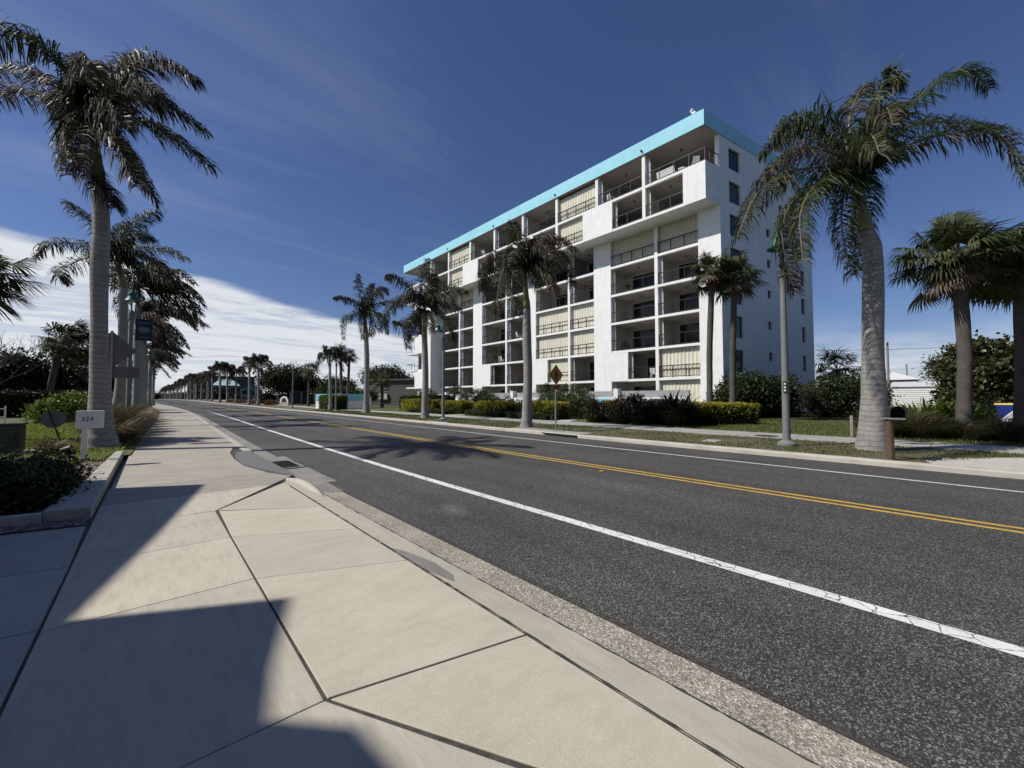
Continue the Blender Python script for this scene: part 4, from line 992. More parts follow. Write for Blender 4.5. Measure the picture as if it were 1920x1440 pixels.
sabal('wind blown fan palm by the dark pavilion', (21.75,81,0), (21.6,81,6.6), .22, 1.5, 30, 22, .1, seed=23, group='fan palms left of the building', boots=False, bias=(.35,-.25,.1), wind=1.)
sabal('small fan palm beside the far end of the apartment block', (29.3,66,0), (29,65.5,4.6), .25, 1.5, 34, 22, .1, seed=27, group='fan palms left of the building', boots=False)
sabal('low fan palm in front of the white piers', (29.4,27.6,0), (29.3,27.4,2.0), .16, 1.0, 30, 26, .1, seed=29, group='garden fan palms', boots=False, low=-.2)
sabal('young fan palm before the ground floor near the wing', (29.6,44.5,0), (29.6,44.5,2.4), .16, .9, 26, 22, .1, seed=31, group='garden fan palms', boots=False, low=-.1)
sabal('spiky fan palm beyond the tall hedge right of the building', (56,9.4,0), (56,9.4,4.6), .22, 2.0, 26, 20, .1, seed=33, group='fan palms on the right', boots=False)

# ------------------------------------------------------------------ broadleaf trees, hedges, shrubs
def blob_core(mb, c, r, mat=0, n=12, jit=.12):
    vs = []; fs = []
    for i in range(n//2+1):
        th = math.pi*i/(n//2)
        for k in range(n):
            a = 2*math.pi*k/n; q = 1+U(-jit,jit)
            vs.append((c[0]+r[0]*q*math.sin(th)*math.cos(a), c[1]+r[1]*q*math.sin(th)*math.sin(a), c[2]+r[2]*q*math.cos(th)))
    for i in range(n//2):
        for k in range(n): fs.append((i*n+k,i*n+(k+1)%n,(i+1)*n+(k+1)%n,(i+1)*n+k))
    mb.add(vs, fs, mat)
def leaf_cloud(mb, blobs, n, L, w, clump=.35, per=14, out=.6, mat=0, zmin=.02):
    """leaves gathered in clumps on the outside of the given ellipsoids"""
    ar = [b[1][0]*b[1][1]+b[1][0]*b[1][2]+b[1][1]*b[1][2] for b in blobs]; tot = sum(ar)
    for (c, r), a in zip(blobs, ar):
        for _ in range(max(1, int(n*a/tot/per))):
            d = Vector((RN.gauss(0,1),RN.gauss(0,1),RN.gauss(0,1))).normalized(); q = U(.80,1.06)
            cc = Vector((c[0]+d.x*r[0]*q, c[1]+d.y*r[1]*q, c[2]+d.z*r[2]*q))
            for _ in range(per):
                p = cc+Vector((RN.gauss(0,clump),RN.gauss(0,clump),RN.gauss(0,clump*.8)))
                if p.z < zmin: continue
                v = Vector((RN.gauss(0,1),RN.gauss(0,1),RN.gauss(0,1))).normalized()+d*out+Vector((0,0,.15))
                mb.leaf(p, v, L*U(.6,1.2), w*U(.7,1.2), mat)
def tree(name, label, base, blobs, leafm, n, L, w, th, trunk_r=.2, clump=.4, group=None, cat='tree', seed=1):
    global RN, U
    RN = random.Random(seed); U = RN.uniform
    t = thing(name, label, cat, base, group); B = Vector(base)
    mb = MB(); mb.tube([tuple(B-Vector((0,0,.2))), tuple(B+Vector((U(-.2,.2),U(-.2,.2),th*.5))), tuple(B+Vector((0,0,th)))], [trunk_r*1.3,trunk_r,trunk_r*.8], 9)
    for c, r in blobs: mb.tube([tuple(B+Vector((0,0,th*U(.6,.95)))), tuple((B+Vector((0,0,th))).lerp(Vector(c),.55)+Vector((0,0,-.2))), tuple(Vector(c))], [trunk_r*.6,trunk_r*.4,trunk_r*.15], 6)
    mb.build('trunk', M['trunk'], t, tuple(base), smooth=True)
    mb = MB(); leaf_cloud(mb, blobs, n, L, w, clump)
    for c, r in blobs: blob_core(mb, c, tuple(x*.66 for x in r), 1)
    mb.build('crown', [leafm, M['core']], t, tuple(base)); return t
def rndblobs(c, R, n, k=.5, seed=0):
    r = random.Random(seed); out = []
    for i in range(n):
        a = r.uniform(0,6.28); q = math.sqrt(r.uniform(0,1)); s = r.uniform(.38,.55)*k*2
        out.append(((c[0]+R[0]*q*math.cos(a)*.7, c[1]+R[1]*q*math.sin(a)*.7, c[2]+R[2]*r.uniform(-.45,.55)*(1.1-q*.7)), (R[0]*s,R[1]*s,R[2]*s*.9)))
    return out
def hedge(name, label, poly_c, rz, size, leafm, n, L, w, group=None, top=None, seed=1, rag=.05, cat='hedge', trim=.05):
    """clipped hedge: leaf shell over a twiggy box, made as one leafy mass with its core as a part"""
    global RN, U
    RN = random.Random(seed); U = RN.uniform
    t = thing(name, label, cat, (*poly_c,0), group, rz); X, Y, Z = size
    mb = MB()
    for _ in range(n):
        f = U(0, 2*Y*Z+2*X*Z+X*Y*1.6)
        if f < 2*Y*Z: p = Vector((RN.choice((-1,1))*X/2, U(-Y/2,Y/2), U(.04,Z)))
        elif f < 2*Y*Z+2*X*Z: p = Vector((U(-X/2,X/2), RN.choice((-1,1))*Y/2, U(.04,Z)))
        else: p = Vector((U(-X/2,X/2), U(-Y/2,Y/2), Z))
        lump = .06*math.sin(p.x*2.3+p.y*3.1+seed)+.05*math.sin(p.y*5.1-p.x*4+p.z*4)
        d = Vector((p.x/X*2, p.y/Y*2, (p.z-Z*.45)/Z*2)); dn = d.normalized()
        p += dn*(lump*rag*12+RN.gauss(0,trim)); 
        if p.z < .02: p.z = .03
        v = Vector((RN.gauss(0,1),RN.gauss(0,1),RN.gauss(0,1))).normalized()+dn*.7+Vector((0,0,.35))
        m = 1 if (top and p.z > Z*U(.45,.85)) else 0
        mb.leaf(p, v, L*U(.6,1.2), w*U(.7,1.2), m)
    mb.build('foliage', [leafm, top or leafm], t)
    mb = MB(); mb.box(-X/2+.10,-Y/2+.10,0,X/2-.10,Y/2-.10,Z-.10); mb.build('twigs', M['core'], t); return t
def shrub(name, label, blobs, leafm, n, L, w, clump=.12, group=None, cat='shrub', seed=1, core=.72):
    global RN, U
    RN = random.Random(seed); U = RN.uniform
    c0 = blobs[0][0]; o = (c0[0],c0[1],0); t = thing(name, label, cat, o, group)
    mb = MB(); leaf_cloud(mb, blobs, n, L, w, clump, 9); mb.build('foliage', leafm, t, o)
    mb = MB()
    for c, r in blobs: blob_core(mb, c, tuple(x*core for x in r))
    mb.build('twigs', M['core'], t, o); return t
def straps(name, label, c, r, h, n, m, w=.05, group=None, seed=1, cat='plant', droop=.5):
    """clump of long arching strap leaves"""
    global RN, U
    RN = random.Random(seed); U = RN.uniform
    o = (c[0],c[1],0); mb = MB()
    for i in range(n):
        a = U(0,6.28); q = math.sqrt(U(0,1))*r*.45; b = Vector((c[0]+math.cos(a)*q, c[1]+math.sin(a)*q, U(0,h*.35)))
        a += U(-.5,.5); lean = U(.15,1.0); L = h*U(.55,1.05); v = Vector((math.cos(a)*lean,math.sin(a)*lean,1)).normalized()
        s = v.cross(Vector((0,0,1))); s = s.normalized()*w*U(.6,1.2); p1 = b+v*L*.45; v2 = (v+Vector((math.cos(a),math.sin(a),-1))*droop*U(.3,1)).normalized(); p2 = p1+v2*L*.35; p3 = p2+(v2+Vector((0,0,-.9))*droop).normalized()*L*.25
        mb.add([tuple(b-s*.5),tuple(b+s*.5),tuple(p1+s),tuple(p1-s),tuple(p2+s*.8),tuple(p2-s*.8),tuple(p3)], [(0,1,2,3),(3,2,4,5),(5,4,6)])
    return tag(mb.build(name, m, None, o), label, cat, group)
def tuft(label, loc, r, h, n, m, group, seed, w=.006, wind=.5):
    global RN, U
    RN = random.Random(seed); U = RN.uniform
    mb = MB()
    for i in range(n):
        a = U(0,6.28); q = math.sqrt(U(0,1))*r*.4; b = Vector((math.cos(a)*q, math.sin(a)*q, 0)); a += U(-.7,.7); lean = U(.1,1.1); L = h*U(.6,1.25)
        v = (Vector((math.cos(a)*lean,math.sin(a)*lean,1))+WIND*wind*.4).normalized(); s = Vector((-math.sin(a),math.cos(a),0))*w*U(.7,1.3)
        p1 = b+v*L*.45; v2 = (v+WIND*wind+Vector((math.cos(a)*.3,math.sin(a)*.3,-.35))).normalized(); p2 = p1+v2*L*.35; p3 = p2+(v2+WIND*wind+Vector((0,0,-.55))).normalized()*L*.3
        mb.add([tuple(b-s),tuple(b+s),tuple(p1+s),tuple(p1-s),tuple(p2+s*.8),tuple(p2-s*.8),tuple(p3)], [(0,1,2,3),(3,2,4,5),(5,4,6)])
    o = mb.build('ornamental_grass', m); o.location = loc; return tag(o, label, 'grass clump', group)
# left: fountain grass along the trunks
tl = ['tawny grass clump at the foot of the nearest left palm','tawny grass clump spilling over the pavement edge','third tawny grass clump behind the nearest trunk','tawny grass clump below the yellow sign back','grass clump between the two nearest left trunks','grass clump in front of the second left trunk','grass clump beside the second left trunk','grass clump past the second left trunk','grass clump by the banner pole','farthest tawny grass clump on the left']
for k, y in enumerate((18.4,19.8,21.4,23.2,25.2,27.4,29.8,32.6,36,40)):
    tuft(tl[k], (-1.15+.1*math.sin(k*2.1)+cx(y)*.7,y,.04), .9, 1.15+.12*math.sin(k*1.7), 1500 if k < 5 else 900, M['tuft'], 'tawny grass along the left pavement', 40+k, .007 if k < 4 else .012)
tuft('small wispy grass clump left of the number sign', (-1.95,15.9,.1), .4, .5, 420, M['tuft'], 'tawny grass along the left pavement', 60, .006)
# dark ornamental grass on the right
dl = ['dark grass clump right of the mailbox','second dark grass clump right of the mailbox','dark grass clump in front of the stout fan palm','dark grass clump at the foot of the stout fan palm','dark grass clump right of the stout fan palm','dark grass clump near the right edge','dark grass clump behind the front row on the right','dark grass clump cut by the right edge']
for k, (x,y) in enumerate(((21.3,2.3),(21.7,1.2),(21.9,.1),(23.4,1.0),(22.3,-1.0),(22.4,-2.1),(24.2,-.9),(23.9,-2.6))):
    tuft(dl[k], (x,y,.04), 1.2, (1.1 if k in (0,1) else .82), 1500, M['tuft_dark'], 'dark grass clumps on the right', 70+k, .011, .6)
# the low dark shrubs in the raised bed
bl = []
for k in range(16): bl.append(((-1.75-U(0,3.2), 8.75+.42*(k%4)+U(-.2,.2)+.55*(k//4)*.6, .26), (.62,.52,.34)))
bl += [((-1.22,8.15,.2),(.33,.4,.34)),((-1.12,8.9,.22),(.32,.5,.34)),((-1.15,9.8,.24),(.34,.6,.34)),((-1.45,10.6,.24),(.45,.6,.34)),((-1.9,11.2,.22),(.5,.6,.32)),((-1.8,8.25,.22),(.4,.35,.34)),((-2.5,8.45,.22),(.5,.35,.34))]
bl = [b for b in bl if b[0][1] > 8.1-(b[0][0]+1.2)*.235]
shrub('low_hedge', 'dark green leafy shrubs filling the raised bed at the left edge', bl, M['hedge_green'], 26000, .068, .02, .09, cat='hedge', seed=81, core=.8)
shrub('round_shrub', 'bright green rounded bush behind the number sign', [((-3.7,36.8,.85),(1.35,1.3,.95)),((-2.7,36.2,.7),(.9,.9,.75)),((-4.6,37.2,.65),(.9,.9,.7))], M['hedge_bright'], 7000, .17, .055, .14, seed=83)
tree('dark_tree', 'dark broad tree filling the left background', (-11,66,0), rndblobs((-10.5,66,4.0),(5.2,4,3.7),9,.5,1), M['dark_leaf'], 9000, .34, .11, 2.2, .25, .4, 'dark trees on the left', seed=85)
tree('dark_tree', 'dark tree close behind the nearest left trunk', (-5.2,74,0), rndblobs((-5.0,74,4.6),(3.6,4,4.1),9,.5,2), M['dark_leaf'], 8000, .34, .11, 2.4, .25, .4, 'dark trees on the left', seed=86)
tree('dark_tree', 'low dark tree at the left edge behind the bare branches', (-15,62,0), rndblobs((-14,60,2.9),(4.5,4,2.8),8,.5,3), M['dark_leaf'], 7000, .34, .11, 1.6, .22, .4, 'dark trees on the left', seed=87)
hedge('shaded_hedge', 'dark shaded hedge across the back of the left lawn', (-8,51), .2, (12,1.6,2.0), M['dark_leaf'], 9000, .17, .055, seed=88, rag=.12)
# bare branched tree at the left edge
t = thing('bare_tree', 'leafless grey branched tree at the left edge', 'tree', (-4.2,20.5,0)); RN = random.Random(90); U = RN.uniform
mb = MB(); br = MB()
mb.tube([(-4.2,20.5,-.1),(-4.25,20.5,1.1),(-4.3,20.5,2.1)], [.07,.055,.045], 7); mb.build('trunk', M['twig'], t, (-4.2,20.5,0))
def grow(p, d, L, r, k):
    q = p+d*L; m_ = p+d*L*.5+Vector((U(-.1,.1),U(-.1,.1),U(-.05,.1)))*L; br.tube([tuple(p),tuple(m_),tuple(q)], [r,r*.85,r*.65], 5)
    if k == 0: return
    for _ in range(3 if k > 1 else 4): grow(q if U(0,1) < .6 else m_, (d+Vector((U(-.8,.8),U(-.8,.8),U(-.35,.55)))).normalized(), L*U(.6,.85), r*.6, k-1)
for k in range(5):
    a = k*1.256; grow(Vector((-4.3,20.5,1.4+.14*k)), Vector((math.cos(a)*.8,math.sin(a)*.8,.7)).normalized(), 1.15, .026, 4)
br.build('crown', M['twig'], t, (-4.2,20.5,0))

# right: golden and green hedges in front of the block
hedge('golden_hedge', 'clipped golden hedge in front of the two slim fan palms', (24.7,10.35), -.52, (5.0,2.4,1.15), M['hedge_mid'], 15000, .12, .038, 'golden hedges', M['hedge_yellow'], 101)
hedge('golden_hedge', 'golden hedge between the strap leaved plant and the terrace wall', (24.4,15.0), 1.35, (5.0,1.4,1.25), M['hedge_mid'], 9000, .13, .04, 'golden hedges', M['hedge_yellow'], 102)
hedge('golden_hedge', 'golden hedge right of the leaning crossing sign palm', (21.9,20.8), 1.5, (3.4,1.3,1.2), M['hedge_mid'], 6000, .13, .04, 'golden hedges', M['hedge_yellow'], 103)
hedge('golden_hedge', 'golden hedge behind the lamp post before the block', (22.6,27.6), 1.5, (4.6,1.3,1.15), M['hedge_mid'], 7000, .14, .045, 'golden hedges', M['hedge_yellow'], 104)
hedge('golden_hedge', 'golden hedge just right of the ragged palm before the wing', (22.9,34.2), 1.5, (4.2,1.3,1.2), M['hedge_mid'], 6000, .15, .05, 'golden hedges', M['hedge_yellow'], 105)
hedge('golden_hedge', 'bright yellow hedge left of the ragged palm', (23.4,42), 1.52, (8,1.4,1.3), M['hedge_yellow'], 9000, .17, .055, 'golden hedges', M['hedge_yellow'], 106)
hedge('green_hedge', 'square clipped green hedge under the blue banded wall', (19.6,61), 1.45, (8,2.2,1.9), M['hedge_mid'], 9000, .19, .06, None, M['hedge_bright'], 107)
hedge('green_hedge', 'dark green hedge behind the yellow one before the grey house', (25.2,44.5), 1.5, (12,1.6,1.75), M['hedge_green'], 9000, .17, .055, None, None, 108, .1)
shrub('green_shrub', 'dark shrub mass before the terrace wall behind the lamp', [((25.5,29,.7),(1.0,2.4,.9)),((25.2,25.6,.6),(.9,2.0,.8)),((25.8,33,.8),(1.0,2.2,.95))], M['hedge_green'], 7000, .14, .045, .14, 'dark shrubs before the block', seed=110)
shrub('green_shrub', 'dark shrubs with small leaves left of the crossing sign', [((24.2,19.6,.75),(1.0,1.6,.95)),((24.6,22.6,.8),(1.0,1.7,.95))], M['hedge_mid'], 6000, .12, .04, .14, 'dark shrubs before the block', seed=111)
shrub('leafy_shrub', 'loose leafy shrub behind the crossing sign', [((27.6,23.2,1.6),(1.2,1.3,1.1)),((27.2,21.6,1.2),(1.0,1.0,.9)),((27.8,24.6,1.1),(.9,.9,.9))], M['hedge_mid'], 4200, .17, .06, .2, seed=112, core=.35)
shrub('leafy_shrub', 'loose leafy shrub in front of the pillared ground floor', [((28.8,38.4,1.5),(1.2,1.6,1.1)),((28.6,36,1.2),(1.1,1.1,.9))], M['hedge_green'], 4000, .17, .06, .2, seed=113, core=.4)
shrub('leafy_shrub', 'tall leafy shrub before the wing of the block', [((27,47.2,1.5),(1.1,1.6,1.2)),((26.6,45.4,1.1),(.9,1.1,.9))], M['hedge_mid'], 4000, .18, .06, .2, seed=114, core=.4)
shrub('croton_shrub', 'purple black croton bush right of the crossing sign', [((22.0,14.4,.7),(.75,.7,.9)),((22.2,13.5,.8),(.6,.6,.9))], M['croton'], 4200, .17, .04, .12, 'croton bushes', seed=115)
shrub('croton_shrub', 'dark croton bush with upright leaves beside the sign post', [((21.9,16.5,.6),(.6,.6,.8)),((22.1,15.7,.55),(.55,.5,.7))], M['croton'], 3000, .17, .04, .12, 'croton bushes', seed=116)
shrub('croton_shrub', 'greenish croton bush left of the big strap leaved plant', [((21.9,12.4,.62),(.75,.6,.75))], M['croton'], 2500, .15, .04, .12, 'croton bushes', seed=117)
straps('strap_leaf_plant', 'large dark strap leaved plant beside the golden hedge', (21.45,10.75), 1.5, 1.65, 620, M['agave'], .055, seed=118)
straps('strap_leaf_plant', 'smaller strap leaved plant in front of the crotons', (21.2,13.9), .8, .75, 240, M['hedge_mid'], .03, 'small strap plants', 119)
straps('strap_leaf_plant', 'low tawny strap plant at the pavement edge', (21.0,12.6), .7, .6, 240, M['tuft_dark'], .025, 'small strap plants', 120)
straps('strap_leaf_plant', 'low green strap plant near the sandy path', (21.1,15.9), .8, .65, 240, M['hedge_mid'], .03, 'small strap plants', 121)
for k, (y,l,lb) in enumerate(((21.8,4.2,'low green ground cover right of the lamp post'),(27.6,5.2,'low green ground cover behind the lamp post'),(37.5,8,'low green ground cover left of the ragged palm'))):
    hedge('ground_cover', lb, (20.95+cx(y),y), 1.52, (l,1.0,.38), M['hedge_mid'], 5000, .10, .028, 'low ground cover', None, 122+k, .1, 'ground cover')
# tall dark hedge and sea grape on the right
shrub('tall_hedge', 'tall glossy dark hedge beside the shaded end wall', [((33.0+k*1.55,11.6-k*.62,1.6+.1*math.sin(k*2)),(1.5,1.3,1.75)) for k in range(4)]+[((31.4,11.8,1.1),(1.2,1.0,1.2))], M['hedge_green'], 15000, .17, .065, .2, 'tall hedges', 'hedge', 130)
shrub('tall_hedge', 'tall glossy dark hedge behind the swollen palm trunk', [((39.6+k*1.9,7.2-k*.85,1.5+.1*math.sin(k*3+1)),(1.5,1.4,1.7)) for k in range(3)], M['hedge_green'], 12000, .18, .07, .2, 'tall hedges', 'hedge', 131)
shrub('dry_shrub', 'thin brownish bush in the gap between the tall hedges', [((37.4,7.9,1.3),(.9,.8,1.35))], M['tuft_dark'], 1800, .14, .03, .16, seed=132, core=.5)
tree('sea_grape_tree', 'sprawling sea grape behind the stout fan palm', (38.4,1.2,0), [((38.7,-.1,2.6),(1.2,1.1,1.3)),((39.2,-.6,3.6),(2.0,1.7,1.6)),((40.5,-1.6,3.2),(2.2,1.8,1.9)),((38.6,.0,1.5),(1.4,1.4,1.0))], M['seagrape'], 8000, .25, .12, 1.4, .16, .25, seed=133)
tree('dark_tree', 'dark tree closing the right edge behind the fan palms', (43,-3.6,0), rndblobs((43,-3.9,3.3),(2.8,2.5,2.6),7,.5,5), M['olive_leaf'], 7000, .26, .09, 1.8, .22, .3, 'dark trees on the right', seed=134)
tree('dark_tree', 'feathery dark tree left of the sea grape', (46.8,.6,0), rndblobs((46.8,.5,3.9),(1.5,1.5,1.7),6,.5,6), M['olive_leaf'], 6000, .26, .05, 2.4, .2, .3, 'dark trees on the right', seed=135)
for k, (x,y,lb) in enumerate(((27.6,1.5,'low saw toothed palm bush left of the stout fan palm'),(27.9,.2,'low saw toothed palm bush right of the stout fan palm'),(29.6,.75,'low saw toothed palm bush behind the stout fan palm'))):
    straps('palmetto_bush', lb, (x,y), 1.6, 1.35, 380, M['hedge_mid'] if k else M['hedge_bright'], .045, 'palmetto bushes', 140+k)
shrub('thin_shrub', 'thin leafed shrub before the white fence', [((33.5,3.8,.9),(1.0,.9,.9))], M['olive_leaf'], 900, .12, .05, .2, seed=144, core=.2)
for k, (x,y,h) in enumerate(((36,-11,7.5),(47,-12,8.5),(58,-11,8))): tree('dark_tree', ['broad tree south of the bin beyond the right edge','tallest tree beyond the right edge','farthest tree beyond the right edge'][k], (x,y,0), rndblobs((x,y,h),(7,5,6.5),10,.55,40+k), M['dark_leaf'], 4500, .6, .22, 3, .35, .6, 'trees beyond the right edge', seed=180+k)  # unseen trees added to cut sky fill on the end wall
for k, (x,y,h) in enumerate(((23,-17,7),(31,-18,8),(-4,-21,7.5),(22,-30,8))): tree('dark_tree', ['broad tree standing beyond the pale shell driveway','tallest tree beyond the shell driveway, farther from the road','tree at the near pavement past the concrete driveway','farthest tree down the road past the shell driveway'][k], (x,y,0), rndblobs((x,y,h),(6.5,5,6),9,.55,60+k), M['dark_leaf'], 3000, .7, .26, 3, .35, .6, 'trees beyond the driveways', seed=190+k)  # unseen trees added behind the view to block low sky light
# left of the block: background trees
tree('banyan_tree', 'big round dark tree over the pavilion', (26.2,109,0), rndblobs((26,109,6.0),(8.5,8,5.0),12,.5,7)+[((20,108,1.6),(3,3,1.8)),((25,106,1.8),(3.5,3,2.0)),((30,107,1.8),(3.5,3,2.0)),((34,108,1.8),(3,3,2.0))], M['dark_leaf'], 13000, .5, .17, 3, .6, .6, 'trees left of the block', seed=150)
tree('banyan_tree', 'smaller dark tree right of the big round one', (35,106,0), rndblobs((35,106,4.2),(5,5,3.4),8,.5,8), M['dark_leaf'], 6000, .45, .15, 2, .4, .5, 'trees left of the block', seed=151)
tree('olive_tree', 'broad dome shaped tree behind the grey house', (53,115,0), rndblobs((53,114,6.6),(10,9,5.6),12,.5,9), M['olive_leaf'], 13000, .5, .17, 3, .6, .6, 'trees left of the block', seed=152)
tree('olive_tree', 'lower olive green tree above the blue banded wall', (30,86,0), rndblobs((30,86,2.6),(6.5,3,1.9),9,.5,10), M['hedge_mid'], 8000, .32, .10, 1.2, .25, .4, 'trees left of the block', seed=153)
tree('olive_tree', 'olive green tree hiding the left side of the grey house', (27,66,0), rndblobs((26.6,65.5,1.7),(1.8,1.6,1.5),6,.5,12), M['olive_leaf'], 5000, .22, .07, 1.2, .15, .25, 'trees left of the block', seed=154)
for k in range(4):
    y = 96+k*11; shrub('red_shrub', ['rusty red shrub by the round entrance sign','rusty red shrub under the far warning sign','rusty red shrub between the far row trunks','farthest rusty red shrub on the right'][k], [((19.5+cx(y)*1.0-1.5,y,.5),(1.0,2.6,.7))], M['red_leaf'], 1600, .25, .08, .2, 'rusty red shrubs', seed=160+k)
mb = MB(); RN = random.Random(170); U = RN.uniform
far = []
for k in range(46):
    y = 230+k*13; far.append(((24+cx(y)+U(0,16),y,U(1.5,3)),(U(5,9),U(5,9),U(3,5)))); 
for k in range(34):
    y = 120+k*16; far.append(((-9-U(0,14)+cx(y)*.9,y,U(1.5,3)),(U(4,7),U(5,9),U(3,5))))
for px, d in ((285,430),(293,470),(301,500),(309,520),(318,540),(328,540),(338,540)):
    la = (px-960)/760*d; far.append(((d*.6643+la*.7468, d*.7463-la*.6649, 3.2), (9,9,U(5.0,7.5))))
leaf_cloud(mb, far, 28000, .9, .32, 1.0, 8)
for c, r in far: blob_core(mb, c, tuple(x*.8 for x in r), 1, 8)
stuff(mb.build('roadside_woods', [M['dark_leaf'], M['core']]), 'dark mass of trees along the far end of the road', 'trees')
# ------------------------------------------------------------------ camera model (also used to measure where far things stand)
FPX = 760.; PITCH = math.atan(27.7/FPX); YAW = math.radians(41.675); CAM = Vector((0,0,1.52))
FW = Vector((math.sin(YAW)*math.cos(PITCH), math.cos(YAW)*math.cos(PITCH), math.sin(PITCH))); RT = Vector((math.cos(YAW),-math.sin(YAW),0)); UPV = RT.cross(FW)
def ray(x, y): return FW+RT*((x-960)/FPX)-UPV*((y-720)/FPX)
def at(x, y, d): return CAM+ray(x, y)*d
def spot(x, d):
    p = at(x, 747, d); return p.x, p.y

# ------------------------------------------------------------------ lamp posts
def lamp_post(label):
    t = thing('street_lamp', label, 'street lamp', (0,0,0), 'bell lamps along the road')
    mb = MB(); mb.lathe((0,0,0), [(.27,0),(.27,.10),(.2,.15),(.115,.2),(.108,.5),(.08,5.6),(.075,5.78),(0,5.78)], 20); mb.build('pole', M['lamp_pole'], t, smooth=False)
    mb = MB(); mb.lathe((0,0,5.45), [(.10,0),(.13,.05),(.13,.32),(.09,.45),(.05,.5),(0,.5)], 14); mb.build('collar', M['lamp_pole'], t)
    mb = MB(); pts = [(0,0,5.8),(0,0,6.9)]
    for k in range(9): a = math.pi*k/8; pts.append((-.23+.23*math.cos(a),0,7.1+.32*math.sin(a)))
    pts.append((-.46,0,6.82)); mb.tube(pts, .035, 10); mb.build('arm', M['green_metal'], t, smooth=True)
    mb = MB(); mb.lathe((-.46,0,6.28), [(.30,0),(.31,.015),(.24,.10),(.185,.22),(.165,.32),(.18,.33),(.18,.38),(.10,.40),(.09,.47),(.05,.56),(0,.57)], 24)
    mb.lathe((-.46,0,6.285), [(0,.1),(.15,.08),(.29,.005)], 20); s = mb.build('lamp_shade', M['green_metal'], t, smooth=False)
    mb = MB(); mb.lathe((-.46,0,6.30), [(0,-.05),(.07,-.04),(.10,.02),(.08,.09),(0,.1)], 14); mb.build('lens', M['white_plastic'], s, smooth=True)
    return t
L0 = lamp_post('grey street lamp with green bell shade in front of the end wall'); L0.location = (15.24,3.89,0)
mb = MB(); mb.cbox((-.118,-.02,1.72),(.012,.10,.36),0); pl = mb.build('number_plate', M['black'], L0)
mb = MB()
for q in (1.76,1.86,1.97): mb.cbox((-.127,-.02,q),(.008,.05,.055),0)
mb.build('digits', M['white_plastic'], pl)
L1 = lamp_post('street lamp with green bell shade right of the ragged palm before the wing'); L1.location = (15.56,24.85,0)
for (x, y), lb in (((16.87,51.3),'street lamp beside the slender palm left of the block'),((17.1,72.6),'street lamp by the round entrance sign'),((16.0,97),'street lamp behind the tallest far row palm'),((14.4,138),'lamp among the far right row trunks'),((13.6,160),'smallest lamp in the far right row')):
    dup(L1, (x,y,zr(y)), 0, 1, lb)
x, y = spot(241, 20); LL1 = dup(L1, (x,y,0), math.pi*.52, 1, 'street lamp carrying the navy banner behind the nearest left trunk')
for px, d, lb in ((268,44,'second lamp of the left row beside a palm trunk'),(278,68,'third lamp of the left row'),(284,95,'thin far lamp of the left row')):
    x2, y2 = spot(px, d); dup(L1, (x2,y2,0), math.pi, 1, lb)
# banner on the left lamp
t = thing('street_banner', 'navy street banner with a pale leaf emblem hanging from the left lamp', 'banner', (x,y,4.4)); BOo = (x,y,4.4)
mb = MB(); vs = []
for i in range(9):
    for k in range(5): vs.append((x+.16+.64*k/4, y-.02+.02*math.sin(i*.9+k), 4.46+1.04*i/8))
mb.add(vs, [(i*5+k,i*5+k+1,i*5+k+6,i*5+k+5) for i in range(8) for k in range(4)]); cl = mb.build('cloth', M['banner'], t, BOo)
mb = MB(); mb.tube([(x+.08,y,5.51),(x+.86,y,5.51)], .016, 6); mb.tube([(x+.08,y,4.45),(x+.86,y,4.45)], .016, 6); mb.build('bracket', M['dark_metal'], t, BOo)
mb = MB(); vs = [(x+.48+.25*math.cos(a)*(1 if math.cos(a)>0 else .9), y-.055, 4.98+.17*math.sin(a)) for a in [2*math.pi*k/20 for k in range(20)]]; mb.add(vs, [tuple(range(20))]); mb.build('emblem', M['banner_leaf'], cl, BOo)
mb = MB(); vs = [(x+.45+.20*math.cos(a), y-.06, 5.02+.10*math.sin(a)) for a in [2*math.pi*k/16 for k in range(16)]]; mb.add(vs, [tuple(range(16))]); mb.build('emblem_shine', M['banner_text'], cl, BOo)  # smaller pale oval printed over the green emblem
mb = MB()
for zz, n_ in ((5.30,7),(4.62,9),(4.55,8)):
    for k in range(n_): mb.box(x+.25+k*.46/n_, y-.06, zz, x+.25+(k+.7)*.46/n_, y-.052, zz+(.07 if zz > 5 else .035))
mb.build('lettering', M['banner_text'], cl, BOo)

